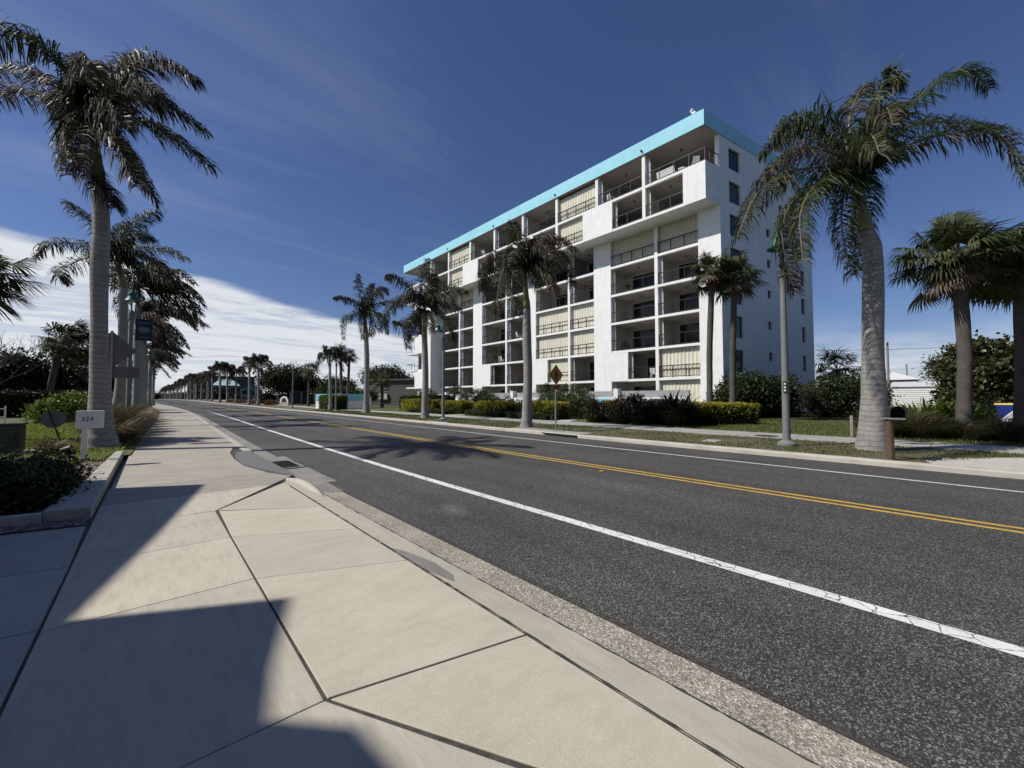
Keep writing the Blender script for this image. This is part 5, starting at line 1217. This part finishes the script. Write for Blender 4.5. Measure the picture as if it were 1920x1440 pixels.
# ------------------------------------------------------------------ signs
def diamond_sign(label, flip=1, plaque=True, face='sign_yellow'):
    t = thing('warning_sign', label, 'road sign', (0,0,0), 'diamond warning signs')
    mb = MB(); mb.box(-.03,-.02,-.1,.03,.02,3.02); mb.build('post', M['galv'], t)
    mb = MB(); r = .46; P = []
    for k in range(4):
        a = math.pi/2*k
        for q in (-.07,.07): P.append((r*math.cos(a+q)*.97, r*math.sin(a+q)*.97))
    def plate(mb, pts, y0, y1, zc):
        n = len(pts); vs = [(p[0], y0, zc+p[1]) for p in pts]+[(p[0], y1, zc+p[1]) for p in pts]
        mb.add(vs, [tuple(range(n)), tuple(range(2*n-1,n-1,-1))]+[(i,n+i,n+(i+1)%n,(i+1)%n) for i in range(n)])
    plate(mb, P, -.036, -.026, 2.60); sg = mb.build('sign_plate', M[face], t)
    mb = MB(); o = [(p[0]*.93,p[1]*.93) for p in P]; i_ = [(p[0]*.88,p[1]*.88) for p in P]; vs = [(a,-.039,2.6+b) for a,b in o]+[(a,-.039,2.6+b) for a,b in i_]
    mb.add(vs, [(k,(k+1)%8,8+(k+1)%8,8+k) for k in range(8)]); mb.build('border', M['black'], sg)
    mb = MB(); fig = [[(-.05,.10),(.05,.12),(.08,-.02),(.045,-.06),(-.055,-.06),(-.06,0)],
        [(-.055,-.05),(.0,-.05),(-.06,-.17),(-.11,-.29),(-.155,-.27),(-.10,-.15)],[(-.01,-.05),(.05,-.05),(.07,-.16),(.12,-.28),(.075,-.30),(.03,-.17)],
        [(-.05,.095),(-.015,.10),(-.10,.0),(-.135,-.07),(-.165,-.05),(-.12,.02)],[(.03,.10),(.06,.09),(.115,.0),(.15,-.05),(.125,-.075),(.085,-.01)]]
    for pg in fig: plate(mb, pg, -.041, -.037, 2.6)
    plate(mb, [(.0+.055*math.cos(a), .185+.06*math.sin(a)) for a in [2*math.pi*k/12 for k in range(12)]], -.041, -.037, 2.6); mb.build('pedestrian_symbol', M['black'], sg)
    if plaque:
        mb = MB(); mb.box(-.27,-.036,1.92,.27,-.026,2.12); pq = mb.build('plaque', M['sign_orange'], t); mb = MB()
        for zz in (1.96,2.035):
            for k in range(6): mb.box(-.21+k*.07, -.039, zz, -.165+k*.07, -.037, zz+.04)
        mb.build('lettering', M['black'], pq)
    return t
SG = diamond_sign('yellow pedestrian crossing sign with a small orange plaque near the storm inlet'); SG.location = (13.85,12.55,.02)
for px, d, lb in ((461,118,'far yellow warning sign before the pale blue building'),(504,98,'orange tinted warning sign near the far red shrubs')):
    x, y = spot(px, d); dup(SG, (x,y,0), 0, 1, lb)
# back of a sign on the left
x, y = spot(206, 13.2); t = thing('warning_sign', 'grey aluminium back of a diamond sign with a plaque behind the nearest left trunk', 'road sign', (x,y,0), 'diamond warning signs'); so = (x,y,0)
mb = MB(); mb.box(x-.03,y-.02,0,x+.03,y+.02,3.75); mb.build('post', M['galv'], t, so)
mb = MB(); P = [(0,-.62),(.62,0),(0,.62),(-.62,0)]; vs = [(x+a,y+.03,3.12+b) for a,b in P]+[(x+a,y+.04,3.12+b) for a,b in P]
mb.add(vs, [(0,1,2,3),(7,6,5,4)]+[(i,4+i,4+(i+1)%4,(i+1)%4) for i in range(4)]); mb.build('sign_plate', M['sign_back'], t, so)
mb = MB(); mb.box(x+.02,y+.03,2.2,x+.70,y+.04,2.58); mb.box(x+.0,y+.022,2.36,x+.68,y+.03,2.41); mb.build('plaque', M['sign_back'], t, so)
# number sign
x, y = -1.13, 13.3; t = thing('number_sign', 'white box sign reading 324 on a white post', 'sign', (x,y,.09)); so = (x,y,.09)
mb = MB(); mb.box(x-.02,y-.045,.0,x+.08,y+.045,.85); mb.build('post', M['white_paint'], t, so, bevel=.004)
mb = MB(); mb.box(x-.11,y-.07,.85,x+.33,y+.07,1.25); bd = mb.build('board', M['white_paint'], t, so, bevel=.006)
def text(s, loc, size, m, parent, origin, rot=(math.pi/2,0,0), name='lettering'):
    cu = bpy.data.curves.new(name, 'FONT'); cu.body = s; cu.size = size; cu.align_x = 'CENTER'; cu.align_y = 'CENTER'; cu.extrude = .001
    cu.materials.append(m); tmp = bpy.data.objects.new(name, cu); me = bpy.data.meshes.new_from_object(tmp); bpy.data.objects.remove(tmp); o = bpy.data.objects.new(name, me); COL.objects.link(o); o.parent = parent
    o.location = tuple(loc[i]-origin[i] for i in range(3)); o.rotation_euler = rot; return o
text('324', (x+.07,y-.073,1.06), .135, M['black'], bd, so)
# octagonal panel on a leaning stake and a garden light
px_ = at(100, 786, 11.5); t = thing('stake_sign', 'grey octagonal panel on a dark leaning stake', 'sign', (px_.x,px_.y,.1)); so = (px_.x,px_.y,.1)
mb = MB(); P = [(.26*math.cos(math.pi/8+k*math.pi/4), .26*math.sin(math.pi/8+k*math.pi/4)) for k in range(8)]; n = 8
vs = [(px_.x+a,px_.y,px_.z+b) for a,b in P]+[(px_.x+a,px_.y+.01,px_.z+b) for a,b in P]; mb.add(vs, [tuple(range(8)), tuple(range(15,7,-1))]+[(i,8+i,8+(i+1)%8,(i+1)%8) for i in range(8)]); mb.build('panel', M['sign_back'], t, so)
e = at(122, 836, 11.3); mb = MB(); mb.tube([tuple(at(88,764,11.45)), (e.x,e.y,.05)], .022, 6); mb.build('stake', M['dark_metal'], t, so)
e = at(124, 850, 10.2); t = thing('garden_light', 'small black garden spotlight at the edge of the lawn', 'garden light', (e.x,e.y,.09)); so = (e.x,e.y,.09)
mb = MB(); mb.lathe((e.x,e.y,.09), [(.16,0),(.17,.05),(.1,.09),(.03,.1)], 14); mb.build('base', M['dark_metal'], t, so); mb = MB(); mb.tube([(e.x-.08,e.y,.22),(e.x+.10,e.y-.05,.27)], [.07,.10], 12); mb.build('head', M['dark_metal'], t, so); mb = MB(); mb.tube([(e.x,e.y,.18),(e.x,e.y,.24)], .02, 6); mb.build('stem', M['dark_metal'], t, so)
# cabinet
x, y = spot(18, 10.4); t = thing('utility_cabinet', 'dark green utility cabinet on a concrete pad at the left edge', 'utility box', (x,y,.03)); so = (x,y,.03)
mb = MB(); mb.box(x-.7,y-.1,0,x+.42,y+.75,.13); mb.build('pad', M['walk_far'], t, so)
mb = MB(); mb.box(x-.6,y,.13,x+.22,y+.55,.84); bd = mb.build('body', M['util_green'], t, so, bevel=.02); mb = MB(); mb.box(x-.63,y-.03,.84,x+.25,y+.58,.89); mb.build('lid', M['util_green'], t, so, bevel=.01)
mb = MB(); mb.box(x-.52,y-.012,.2,x+.16,y-.002,.79); dr = mb.build('door', M['util_green'], t, so); mb = MB(); mb.box(x+.1,y-.03,.48,x+.13,y-.012,.58); mb.build('handle', M['dark_metal'], dr, so)
# garden gate at the very left
x, y = spot(4, 12.2); t = thing('garden_trellis', 'white wooden trellis at the left edge above the shrubs', 'trellis', (x,y,0)); mb = MB()
for k in range(3): mb.box(-.35+k*.2,-.015,0,-.31+k*.2,.015,1.3)
mb.build('uprights', M['white_paint'], t); mb = MB()
for k in range(5): mb.box(-.35,-.03,.2+k*.25,.09,-.016,.235+k*.25)
mb.build('cross_bars', M['white_paint'], t)

# mailbox
x, y = 13.62, 1.30; t = thing('mailbox', 'black arched mailbox on a worn wooden post at the kerb', 'mailbox', (x,y,0)); so = (x,y,0)
mb = MB(); mb.tube([(x,y,-.1),(x+.01,y,.5),(x-.01,y+.005,1.02)], [.085,.078,.072], 9); mb.build('post', M['post_wood'], t, so)
mb = MB(); mb.box(x-.11,y-.3,1.02,x+.11,y+.42,1.05); mb.build('plank', M['grey_wood'], t, so)
n = 12; L = .46; A = [(.145*math.cos(math.pi*k/n), .14+.145*math.sin(math.pi*k/n)) for k in range(n+1)]; A = [(.145,0)]+A+[(-.145,0)]; cy_, cz = y-.17, 1.055; xa = x-.16
mb = MB(); m_ = len(A); vs = [(xa,cy_+a,cz+b) for a,b in A]+[(xa+L,cy_+a,cz+b) for a,b in A]+[(xa,cy_+a*.9,cz+.012+b*.92) for a,b in A]+[(xa+L*.95,cy_+a*.9,cz+.012+b*.92) for a,b in A]
fs = [(i,(i+1)%m_,m_+(i+1)%m_,m_+i) for i in range(m_)]+[tuple(range(m_,2*m_))]+[(2*m_+i,3*m_+i,3*m_+(i+1)%m_,2*m_+(i+1)%m_) for i in range(m_)]+[tuple(range(4*m_-1,3*m_-1,-1))]+[(i,2*m_+i,2*m_+(i+1)%m_,(i+1)%m_) for i in range(m_)]
mb.add(vs, fs); mb.build('box', M['black'], t, so)
mb = MB(); mb.obox((xa-.012,cy_-.14,cz-.012), (-.16,0,-.02), (0,.28,0), (0,0,.012)); mb.build('door', M['galv'], t, so)
mb = MB(); mb.box(20.5,3.0,0,20.62,3.1,.86); tag(mb.build('wooden_post', M['grey_wood'], bevel=.01), 'short grey wooden post between the lamp and the swollen trunk', 'post')

# bin, stair, sheds and poles on the right
p = at(1891, 793, 22); x, y, z = p.x, p.y, .07; t = thing('recycling_bin', 'blue wheeled bin with a yellow lid', 'bin', (x,y,z), None, -.3)
def taper(mb, w0, d0, w1, d1, z0, z1):
    vs = [(-w0,-d0,z0),(w0,-d0,z0),(w0,d0,z0),(-w0,d0,z0),(-w1,-d1,z1),(w1,-d1,z1),(w1,d1,z1),(-w1,d1,z1)]; mb.add(vs, [(3,2,1,0),(4,5,6,7),(0,1,5,4),(1,2,6,5),(2,3,7,6),(3,0,4,7)])
mb = MB(); taper(mb, .27,.25,.37,.36,.05,1.12); mb.build('body', M['bin_blue'], t, bevel=.03); mb = MB(); taper(mb, .40,.40,.38,.38,1.121,1.2); mb.build('lid', M['bin_yellow'], t, bevel=.02)
for s in (-.3,.26):
    mb = MB(); mb.tube([(s,.26,.12),(s+.06,.26,.12)], .12, 14); mb.build('wheel', M['black'], t)
mb = MB(); mb.box(-.3,.40,1.05,.3,.44,1.10); mb.build('handle', M['bin_blue'], t)
mb = MB(); mb.box(-.22,-.345,.9,.15,-.338,.93); mb.build('label_strip', M['white_plastic'], t)
x, y = spot(1909, 19.2); t = thing('white_stair', 'white outdoor stair with posts cut by the right edge', 'stair', (x,y,0)); so = (x,y,0)
d = Vector((.75,-.66,0)); q = Vector((.66,.75,0)); B = Vector((x,y,0))
for k, h in ((0,1.75),(1,3.0)): mb = MB(); o = B+d*(.12+k*.25)-q*.06; mb.obox(o, d*.13, q*.13, (0,0,h)); mb.build('post', M['white_paint'], t, so, bevel=.01)
for k in range(10): mb = MB(); mb.obox(B+d*(.3+k*.27)+Vector((0,0,.2+.19*k)), d*.29, q*1.1, (0,0,.04)); mb.build('tread', M['white_paint'], t, so)
mb = MB(); mb.obox(B+d*.3+q*1.12+Vector((0,0,.05)), d*2.8+Vector((0,0,1.95)), q*.05, (0,0,.25)); mb.obox(B+d*.3-q*.05+Vector((0,0,.05)), d*2.8+Vector((0,0,1.95)), q*.05, (0,0,.25)); mb.build('stringer', M['white_paint'], t, so)
mb = MB(); mb.obox(B+d*.2+Vector((0,0,1.6)), d*2.8+Vector((0,0,1.95)), q*.06, (0,0,.1)); mb.build('handrail', M['white_paint'], t, so)
def along(px0, px1, d0, d1=None):
    a = Vector((*spot(px0,d0),0)); cs = lambda p: math.cos(math.atan((p-960)/FPX)); b = Vector((*spot(px1,d1 or d0*cs(px1)/cs(px0)),0)); u = (b-a); L = u.length; u.normalize(); v = Vector((-u.y,u.x,0))
    if v.dot(a) < 0: v = -v
    return a, u, v, L
a, u, v, L = along(1673, 1768, 62); t = thing('white_shed', 'low white shed with lap siding behind the sea grape', 'shed', tuple(a)); so = tuple(a); mb = MB(); mb.obox(a, u*L, v*4, (0,0,3.3)); mb.build('wall', M['siding'], t, so); mb = MB()
for k in range(10): mb.obox(a+Vector((0,0,.31*k+.25))-v*.02, u*L, v*.019, (0,0,.05))
mb.build('siding_lips', M['grey_wall'], t, so); mb = MB(); mb.obox(a-v*.2-u*.1+Vector((0,0,3.3)), u*(L+.2), v*4.4+Vector((0,0,.8)), (0,0,.1)); mb.build('roof', M['white_roof'], t, so)
a, u, v, L = along(1655, 1722, 78); t = thing('white_house', 'house with a pale gabled metal roof beyond the white shed', 'house', tuple(a)); so = tuple(a); mb = MB(); mb.obox(a, u*L, v*6, (0,0,5.2)); wl = mb.build('wall', M['grey_wall'], t, so)
mb = MB(); r0 = a-u*.4-v*.5+Vector((0,0,5.1)); mb.add([tuple(r0),tuple(r0+u*(L+.8)),tuple(r0+u*(L*.4)+v*3.5+Vector((0,0,1.7))),tuple(r0+v*7),tuple(r0+u*(L+.8)+v*7)], [(0,1,2),(1,4,2),(4,3,2),(3,0,2),(0,3,4,1)]); mb.build('roof', M['white_roof'], t, so)
for s in (.3,.65): mb = MB(); mb.obox(a+u*(L*s)-v*.03+Vector((0,0,3.2)), u*1.2, v*.028, (0,0,1.1)); mb.build('window', M['window_glass'], t, so)
x, y = spot(1667, 55); t = thing('utility_pole', 'wooden utility pole with a crossarm right of the swollen trunk', 'utility pole', (x,y,0), 'utility poles'); mb = MB(); mb.tube([(0,0,-.2),(0,0,9.3)], [.17,.12], 10); mb.build('pole', M['grey_wood'], t); mb = MB(); mb.box(-.9,-.06,8.95,.9,.06,9.1); mb.build('crossarm', M['grey_wood'], t)
for s in (-.8,-.3,.3,.8): mb = MB(); mb.lathe((s,0,9.1), [(.05,0),(.06,.1),(.03,.18),(0,.18)], 8); mb.build('insulator', M['white_plastic'], t)
x2, y2 = spot(1702, 85); dup(t, (x2,y2,0), .3, .95, 'leaning utility pole farther off behind the white shed')
mb = MB()
for zz, yy in ((8.7,0),(9.2,.4)):
    P0, P1, P2 = at(1480, 655+yy, 60), at(1667, 655+yy, 55.5), at(1990, 640, 52); 
    mb.tube([tuple(P0), tuple(P0.lerp(P1,.5)-Vector((0,0,.15))), tuple(P1), tuple(P1.lerp(P2,.5)-Vector((0,0,.15))), tuple(P2)], .014, 5)
tag(mb.build('power_line', M['dark_metal']), 'thin power line crossing the sky right of the building', 'power line')

# ------------------------------------------------------------------ buildings left of the block
a, u, v, L = along(592, 640, 63, 60); t = thing('banded_wall', 'white wall with a light blue canvas band behind the clipped hedge', 'wall', tuple(a)); so = tuple(a)
mb = MB(); mb.obox(a, u*L, v*.3, (0,0,1.75)); mb.obox(a+u*(L-.001)+v*.301, u*.3, v*5, (0,0,1.75)); mb.build('wall_body', M['stucco'], t, so); mb = MB(); vs = []
for i in range(41):
    q = a+u*(L*i/40)-v*(.05+.03*(i%2)); vs += [(q.x,q.y,1.3),(q.x,q.y,2.25)]
mb.add(vs, [(2*i,2*i+2,2*i+3,2*i+1) for i in range(40)]); mb.obox(a+v*.02+Vector((0,0,1.76)), u*L, v*.2, (0,0,.48)); mb.obox(a+u*(L+.305)+Vector((0,0,1.2)), u*.03, v*5, (0,0,1.05)); mb.build('canvas_band', M['pool_blue'], t, so)
a, u, v, L = along(690, 800, 80, 74); t = thing('grey_house', 'flat roofed dark grey house left of the apartment block', 'house', tuple(a)); so = tuple(a)
mb = MB(); mb.obox(a, u*L, v*8, (0,0,5.0)); wl = mb.build('wall', M['brown_wall'], t, so); mb = MB(); mb.obox(a-u*.4-v*.5+Vector((0,0,5.0)), u*(L+.8), v*9, (0,0,.28)); mb.build('roof', M['brown_wall'], t, so)
for s, w, z0, h, m in ((.06,1.0,3.0,1.0,'window_glass'),(.30,.9,2.9,1.2,'window_glass')):
    mb = MB(); mb.obox(a+u*(L*s)-v*.04+Vector((0,0,z0)), u*w, v*.038, (0,0,h)); wd = mb.build('window', M[m], t, so); mb = MB()
    for k in range(3): mb.obox(a+u*(L*s)-v*.07+Vector((0,0,z0+h*k/2.-.03)), u*w, v*.03, (0,0,.07))
    mb.build('frame', M['grey_wall'], wd, so)
mb = MB(); mb.obox(a+u*(L*.20)-v*.5+Vector((0,0,1.4)), u*2.4, v*.45, (0,0,1.1)); mb.build('equipment_box', M['walk_far'], t, so)
x, y = spot(533, 78); t = thing('entrance_sign', 'round white entrance sign on a pale stone plinth', 'sign', (x,y,0), None, -1.0)
mb = MB(); mb.box(-.95,-.2,-.05,1.15,.3,.85); mb.build('plinth', M['kerb'], t, bevel=.03); mb = MB(); vs = []; n = 28
for k in range(n+1):
    a_ = math.pi*(-.08+1.16*k/n); c, s = math.cos(a_), math.sin(a_)
    for r, yy in ((.62,-.1),(.95,-.1),(.95,.12),(.62,.12)): vs.append((r*c,yy,1.05+r*s))
mb.add(vs, [(4*k+j,4*k+(j+1)%4,4*k+4+(j+1)%4,4*k+4+j) for k in range(n) for j in range(4)]+[(0,1,2,3),(4*n+3,4*n+2,4*n+1,4*n)]); mb.build('ring', M['white_paint'], t)
mb = MB(); vs = [(.42*math.cos(q)*(1+.25*math.sin(3*q)),-.02,1.2+.32*math.sin(q)*(1+.2*math.cos(4*q))) for q in [2*math.pi*k/24 for k in range(24)]]; mb.add(vs+[(a1,.02,c1) for a1,b1,c1 in vs], [tuple(range(24)), tuple(range(47,23,-1))]+[(i,24+i,24+(i+1)%24,(i+1)%24) for i in range(24)]); mb.build('emblem', M['black'], t)
a, u, v, L = along(543, 590, 88); t = thing('dark_pavilion', 'dark open pavilion on pale posts beside the entrance sign', 'pavilion', tuple(a)); so = tuple(a)
mb = MB(); mb.obox(a-u*.3-v*.3+Vector((0,0,3.0)), u*(L+.6), v*4, (0,0,.25)); mb.build('roof', M['brown_wall'], t, so); mb = MB(); mb.obox(a+v*2.5, u*L, v*.2, (0,0,3.0)); mb.build('back_wall', M['dark_open'], t, so)
for s in (0,.45,.97): mb = MB(); mb.obox(a+u*(L*s), u*.2, v*.2, (0,0,3.0)); mb.build('post', M['galv'], t, so)
a, u, v, L = along(450, 490, 160); t = thing('blue_building', 'pale blue two storey building behind the far right row', 'building', tuple(a)); so = tuple(a)
mb = MB(); mb.obox(a, u*L, v*12, (0,0,5.6)); mb.add([tuple(a+Vector((0,0,5.6))),tuple(a+u*L+Vector((0,0,5.6))),tuple(a+u*(L*.75)+Vector((0,0,7.0))),tuple(a+v*12+Vector((0,0,5.6))),tuple(a+u*L+v*12+Vector((0,0,5.6))),tuple(a+u*(L*.75)+v*12+Vector((0,0,7.0)))], [(0,1,2),(5,4,3),(0,2,5,3),(1,4,5,2)]); mb.build('wall', M['blue_build'], t, so)
for s in (.12,.45,.78):
    for z in (.6,3.2): mb = MB(); mb.obox(a+u*(L*s)-v*.05+Vector((0,0,z)), u*1.3, v*.045, (0,0,1.6)); mb.build('window', M['window_glass'], t, so)
a, u, v, L = along(398, 448, 200); t = thing('grey_building', 'grey building with a pale teal roof behind the far right palms', 'building', tuple(a)); so = tuple(a)
mb = MB(); mb.obox(a, u*L, v*14, (0,0,8.2)); mb.build('wall', M['grey_build'], t, so); r0 = a-u*.5-v*.6+Vector((0,0,8.2)); mb = MB(); mb.add([tuple(r0),tuple(r0+u*(L+1)),tuple(r0+v*15),tuple(r0+u*(L+1)+v*15),tuple(r0+u*(L*.3)+v*7+Vector((0,0,3.4))),tuple(r0+u*(L*.75)+v*7+Vector((0,0,3.4)))], [(0,1,5,4),(1,3,5),(3,2,4,5),(2,0,4),(0,2,3,1)]); mb.build('roof', M['teal_roof'], t, so)
for s in (.1,.3,.5,.7,.88):
    for z in (1.0,4.6): mb = MB(); mb.obox(a+u*(L*s)-v*.06+Vector((0,0,z)), u*1.6, v*.05, (0,0,2.0)); mb.build('window', M['window_glass'], t, so)
a, u, v, L = along(352, 477, 420); t = thing('distant_hotel', 'distant taupe hotel with a humped tower roof above the far palms', 'building', tuple(a)); so = tuple(a)
mb = MB(); mb.obox(a, u*L, v*20, (0,0,24.5)); mb.obox(a+u*(L*.93), u*(L*.07), v*-3, (0,0,23)); mb.build('wall', M['hotel'], t, so); mb = MB(); mb.obox(a-u*1-v*1+Vector((0,0,24.5)), u*(L+2), v*22, (0,0,1.6)); rf = mb.build('roof', M['hotel_roof'], t, so)
mb = MB(); q = a+u*14+v*8; mb.lathe((q.x,q.y,26.1), [(9,0),(8.2,2.0),(5,3.8),(2.5,4.2),(2.2,5.2),(0,5.6)], 20); mb.build('tower_roof', M['hotel_roof'], rf, so)
for k in range(6):
    mb = MB(); mb.obox(a-v*.12+u*1.2+Vector((0,0,2.4+3.6*k)), u*(L*.9), v*.1, (0,0,1.8)); mb.build('balcony_band', M['dark_open'], t, so)
x, y = spot(14, 47); t = thing('grey_house', 'low house with a grey hipped roof in the dark left background', 'house', (x,y,0), None, .35)
mb = MB(); mb.box(-5,-3,0,3,3,2.5); mb.build('wall', M['brown_wall'], t); mb = MB(); mb.add([(-5.6,-3.6,2.5),(3.6,-3.6,2.5),(3.6,3.6,2.5),(-5.6,3.6,2.5),(-2,0,4.1),(.4,0,4.1)], [(0,1,5,4),(1,2,5),(2,3,4,5),(3,0,4),(3,2,1,0)]); mb.build('roof', M['grey_build'], t)
mb = MB(); mb.box(-.5,-3.03,.8,.9,-3.0,1.9); mb.build('window', M['window_glass'], t)

# the stuccoed house left of the camera whose shadow falls over the pavement
TE = math.tan(math.radians(47)); SX, SY = .883, -.47
def roofpt(x, y, h): return (x-SX*h/TE, y-SY*h/TE)
HB = 7.6
G = [(.76,9.06),(.10,6.05),(-.42,3.9),(.84,3.49),(.56,2.66),(.46,2.25),(.76,1.92),(.80,1.6),(.72,.2),(.6,-3)]
P = [roofpt(x, y, HB) for x, y in G]; P += [(P[-1][0]-1, -14), (-24,-14), (-24,P[0][1]+1.5)]
t = thing('stucco_house', 'cream stucco house beside the pavement that shades the near slabs', 'house', (-12,2,0)); so = (-12,2,0)
mb = MB(); mb.prism(P, -.1, HB); mb.build('wall', M['neighbour'], t, so)
mb = MB(); mb.prism([(-22,-12),(-9,-12),(-9,9),(-22,9)], HB, HB+.02); mb.build('roof', M['gravel_roof'], t, so)
for zz in (1.0,4.4):
    for q in (.25,.65):
        a = Vector((*P[0],zz)).lerp(Vector((*P[2],zz)), q); d = Vector((P[2][0]-P[0][0],P[2][1]-P[0][1],0)).normalized(); n = Vector((-d.y,d.x,0))
        mb = MB(); mb.obox(a+n*.01, d*1.2, n*.03, (0,0,1.4)); mb.build('window', M['window_glass'], t, so)

# ------------------------------------------------------------------ sky, sun, camera
SUN_EL = 47.; SUN = Vector((-SX*math.cos(math.radians(SUN_EL)), -SY*math.cos(math.radians(SUN_EL)), math.sin(math.radians(SUN_EL)))).normalized()
w = bpy.data.worlds.new('World'); sc.world = w; w.use_nodes = True; nt = w.node_tree; nt.nodes.clear()
out = nt.nodes.new('ShaderNodeOutputWorld'); bg = nt.nodes.new('ShaderNodeBackground'); nt.links.new(bg.outputs[0], out.inputs[0])
sky = nt.nodes.new('ShaderNodeTexSky'); sky.sky_type = 'NISHITA'; sky.sun_disc = False
sky.sun_elevation = math.radians(SUN_EL); sky.sun_rotation = math.atan2(SUN.x, SUN.y); sky.altitude = 0; sky.air_density = 1.0; sky.dust_density = .35; sky.ozone_density = 2.2
SKY_STR = .063
hs = nt.nodes.new('ShaderNodeHueSaturation'); hs.inputs['Saturation'].default_value = 1.06; hs.inputs['Value'].default_value = SKY_STR; nt.links.new(sky.outputs[0], hs.inputs['Color'])
gn = nt.nodes.new('ShaderNodeMix'); gn.data_type = 'RGBA'; gn.blend_type = 'MULTIPLY'; gn.inputs[0].default_value = 1; nt.links.new(hs.outputs[0], gn.inputs[6]); gn.inputs[7].default_value = (.95,.98,1.27,1)
tc = nt.nodes.new('ShaderNodeTexCoord'); V = tc.outputs['Generated']
sx = nt.nodes.new('ShaderNodeSeparateXYZ'); nt.links.new(V, sx.inputs[0])
def math_(op, a, b=None, c=None, clamp=False):
    m = nt.nodes.new('ShaderNodeMath'); m.operation = op; m.use_clamp = clamp
    for i, q in enumerate((a, b, c)):
        if q is None: continue
        if isinstance(q, (int,float)): m.inputs[i].default_value = q
        else: nt.links.new(q, m.inputs[i])
    return m.outputs[0]
def dot(v): 
    d = nt.nodes.new('ShaderNodeVectorMath'); d.operation = 'DOT_PRODUCT'; nt.links.new(V, d.inputs[0]); d.inputs[1].default_value = tuple(v); return d.outputs['Value']
def sm(x, lo, hi):
    m = nt.nodes.new('ShaderNodeMapRange'); m.interpolation_type = 'SMOOTHSTEP'; m.inputs['From Min'].default_value = lo; m.inputs['From Max'].default_value = hi; nt.links.new(x, m.inputs['Value']); return m.outputs[0]
# planar cloud coordinates: direction divided by its height
zz = math_('MAXIMUM', math_('ADD', sx.outputs[2], .09), .03)
cu = nt.nodes.new('ShaderNodeCombineXYZ'); nt.links.new(math_('DIVIDE', sx.outputs[0], zz), cu.inputs[0]); nt.links.new(math_('DIVIDE', sx.outputs[1], zz), cu.inputs[1])
def cn(scale, rot, st, detail=6, rough=.6, dist=0.):
    mp = nt.nodes.new('ShaderNodeMapping'); mp.inputs['Rotation'].default_value = (0,0,rot); mp.inputs['Scale'].default_value = st; nt.links.new(cu.outputs[0], mp.inputs[0])
    n = nt.nodes.new('ShaderNodeTexNoise'); n.inputs['Scale'].default_value = scale; n.inputs['Detail'].default_value = detail; n.inputs['Roughness'].default_value = rough; n.inputs['Distortion'].default_value = dist
    nt.links.new(mp.outputs[0], n.inputs['Vector']); return n.outputs['Fac']
# the cloud bank low on the left: everything under one straight edge
nb = ray(0,420).cross(ray(640,592)).normalized()
if nb.dot(ray(100,650)) < 0: nb = -nb
edge = math_('ADD', dot(nb), math_('MULTIPLY', math_('SUBTRACT', cn(1.3,.5,(1,1,1)), .5), .05))
streak = cn(1.15, .75, (.55,1.7,1), 7, .62, .8); fine = cn(3.4, .7, (.6,1.5,1), 6, .65, .5)
bank = math_('MULTIPLY', sm(edge, -.003, .018), sm(math_('ADD', math_('MULTIPLY', streak, .8), math_('MULTIPLY', fine, .35)), .33, .63))
bank = math_('MULTIPLY', bank, .96)
soft = math_('MULTIPLY', sm(edge, -.003, .02), .62); bank = math_('MAXIMUM', bank, soft)
# it thins out towards the right
rt = dot(ray(1000,650).normalized()); side = sm(dot(Vector((RT.x,RT.y,0))), 0., -.2)
bank = math_('MULTIPLY', bank, side)
# small clouds near the horizon and thin high wisps
low = math_('MULTIPLY', sm(sx.outputs[2], .17, .03), sm(cn(.55,.2,(1,1,1),6,.6), .38, .60)); low = math_('MULTIPLY', math_('MULTIPLY', low, .75), sm(dot(Vector((FW.x,FW.y,0))), .0, .5))
wisp = math_('MULTIPLY', sm(cn(.9,.95,(.35,1.6,1),6,.62,.8), .47, .80), .11)
wisp = math_('MULTIPLY', wisp, sm(sx.outputs[2], .1, .3))
mask = math_('MAXIMUM', math_('MAXIMUM', bank, low), wisp)
mx = nt.nodes.new('ShaderNodeMix'); mx.data_type = 'RGBA'; nt.links.new(mask, mx.inputs[0]); nt.links.new(gn.outputs[2], mx.inputs[6]); mx.inputs[7].default_value = (.76,.79,.83,1)
nt.links.new(mx.outputs[2], bg.inputs['Color']); bg.inputs['Strength'].default_value = 1.

sd = bpy.data.lights.new('Sun', 'SUN'); sd.energy = 4.6; sd.angle = math.radians(.55); sd.color = (1.,.955,.88)
so_ = bpy.data.objects.new('Sun', sd); COL.objects.link(so_); so_.rotation_euler = SUN.to_track_quat('Z','Y').to_euler(); so_.location = (-30,20,40)
cd = bpy.data.cameras.new('Camera'); cd.sensor_width = 36; cd.sensor_fit = 'HORIZONTAL'; cd.lens = FPX/1920*36; cd.clip_end = 6000; cd.clip_start = .05
co = bpy.data.objects.new('Camera', cd); COL.objects.link(co); co.location = CAM; co.rotation_euler = (math.pi/2+PITCH, 0, -YAW); sc.camera = co
sc.view_settings.view_transform = 'Standard'; sc.view_settings.look = 'None'; sc.view_settings.exposure = 0; sc.view_settings.gamma = 1
sc.render.engine = 'CYCLES'; sc.cycles.max_bounces = 6; sc.cycles.diffuse_bounces = 3; sc.cycles.transparent_max_bounces = 16; sc.cycles.use_denoising = True
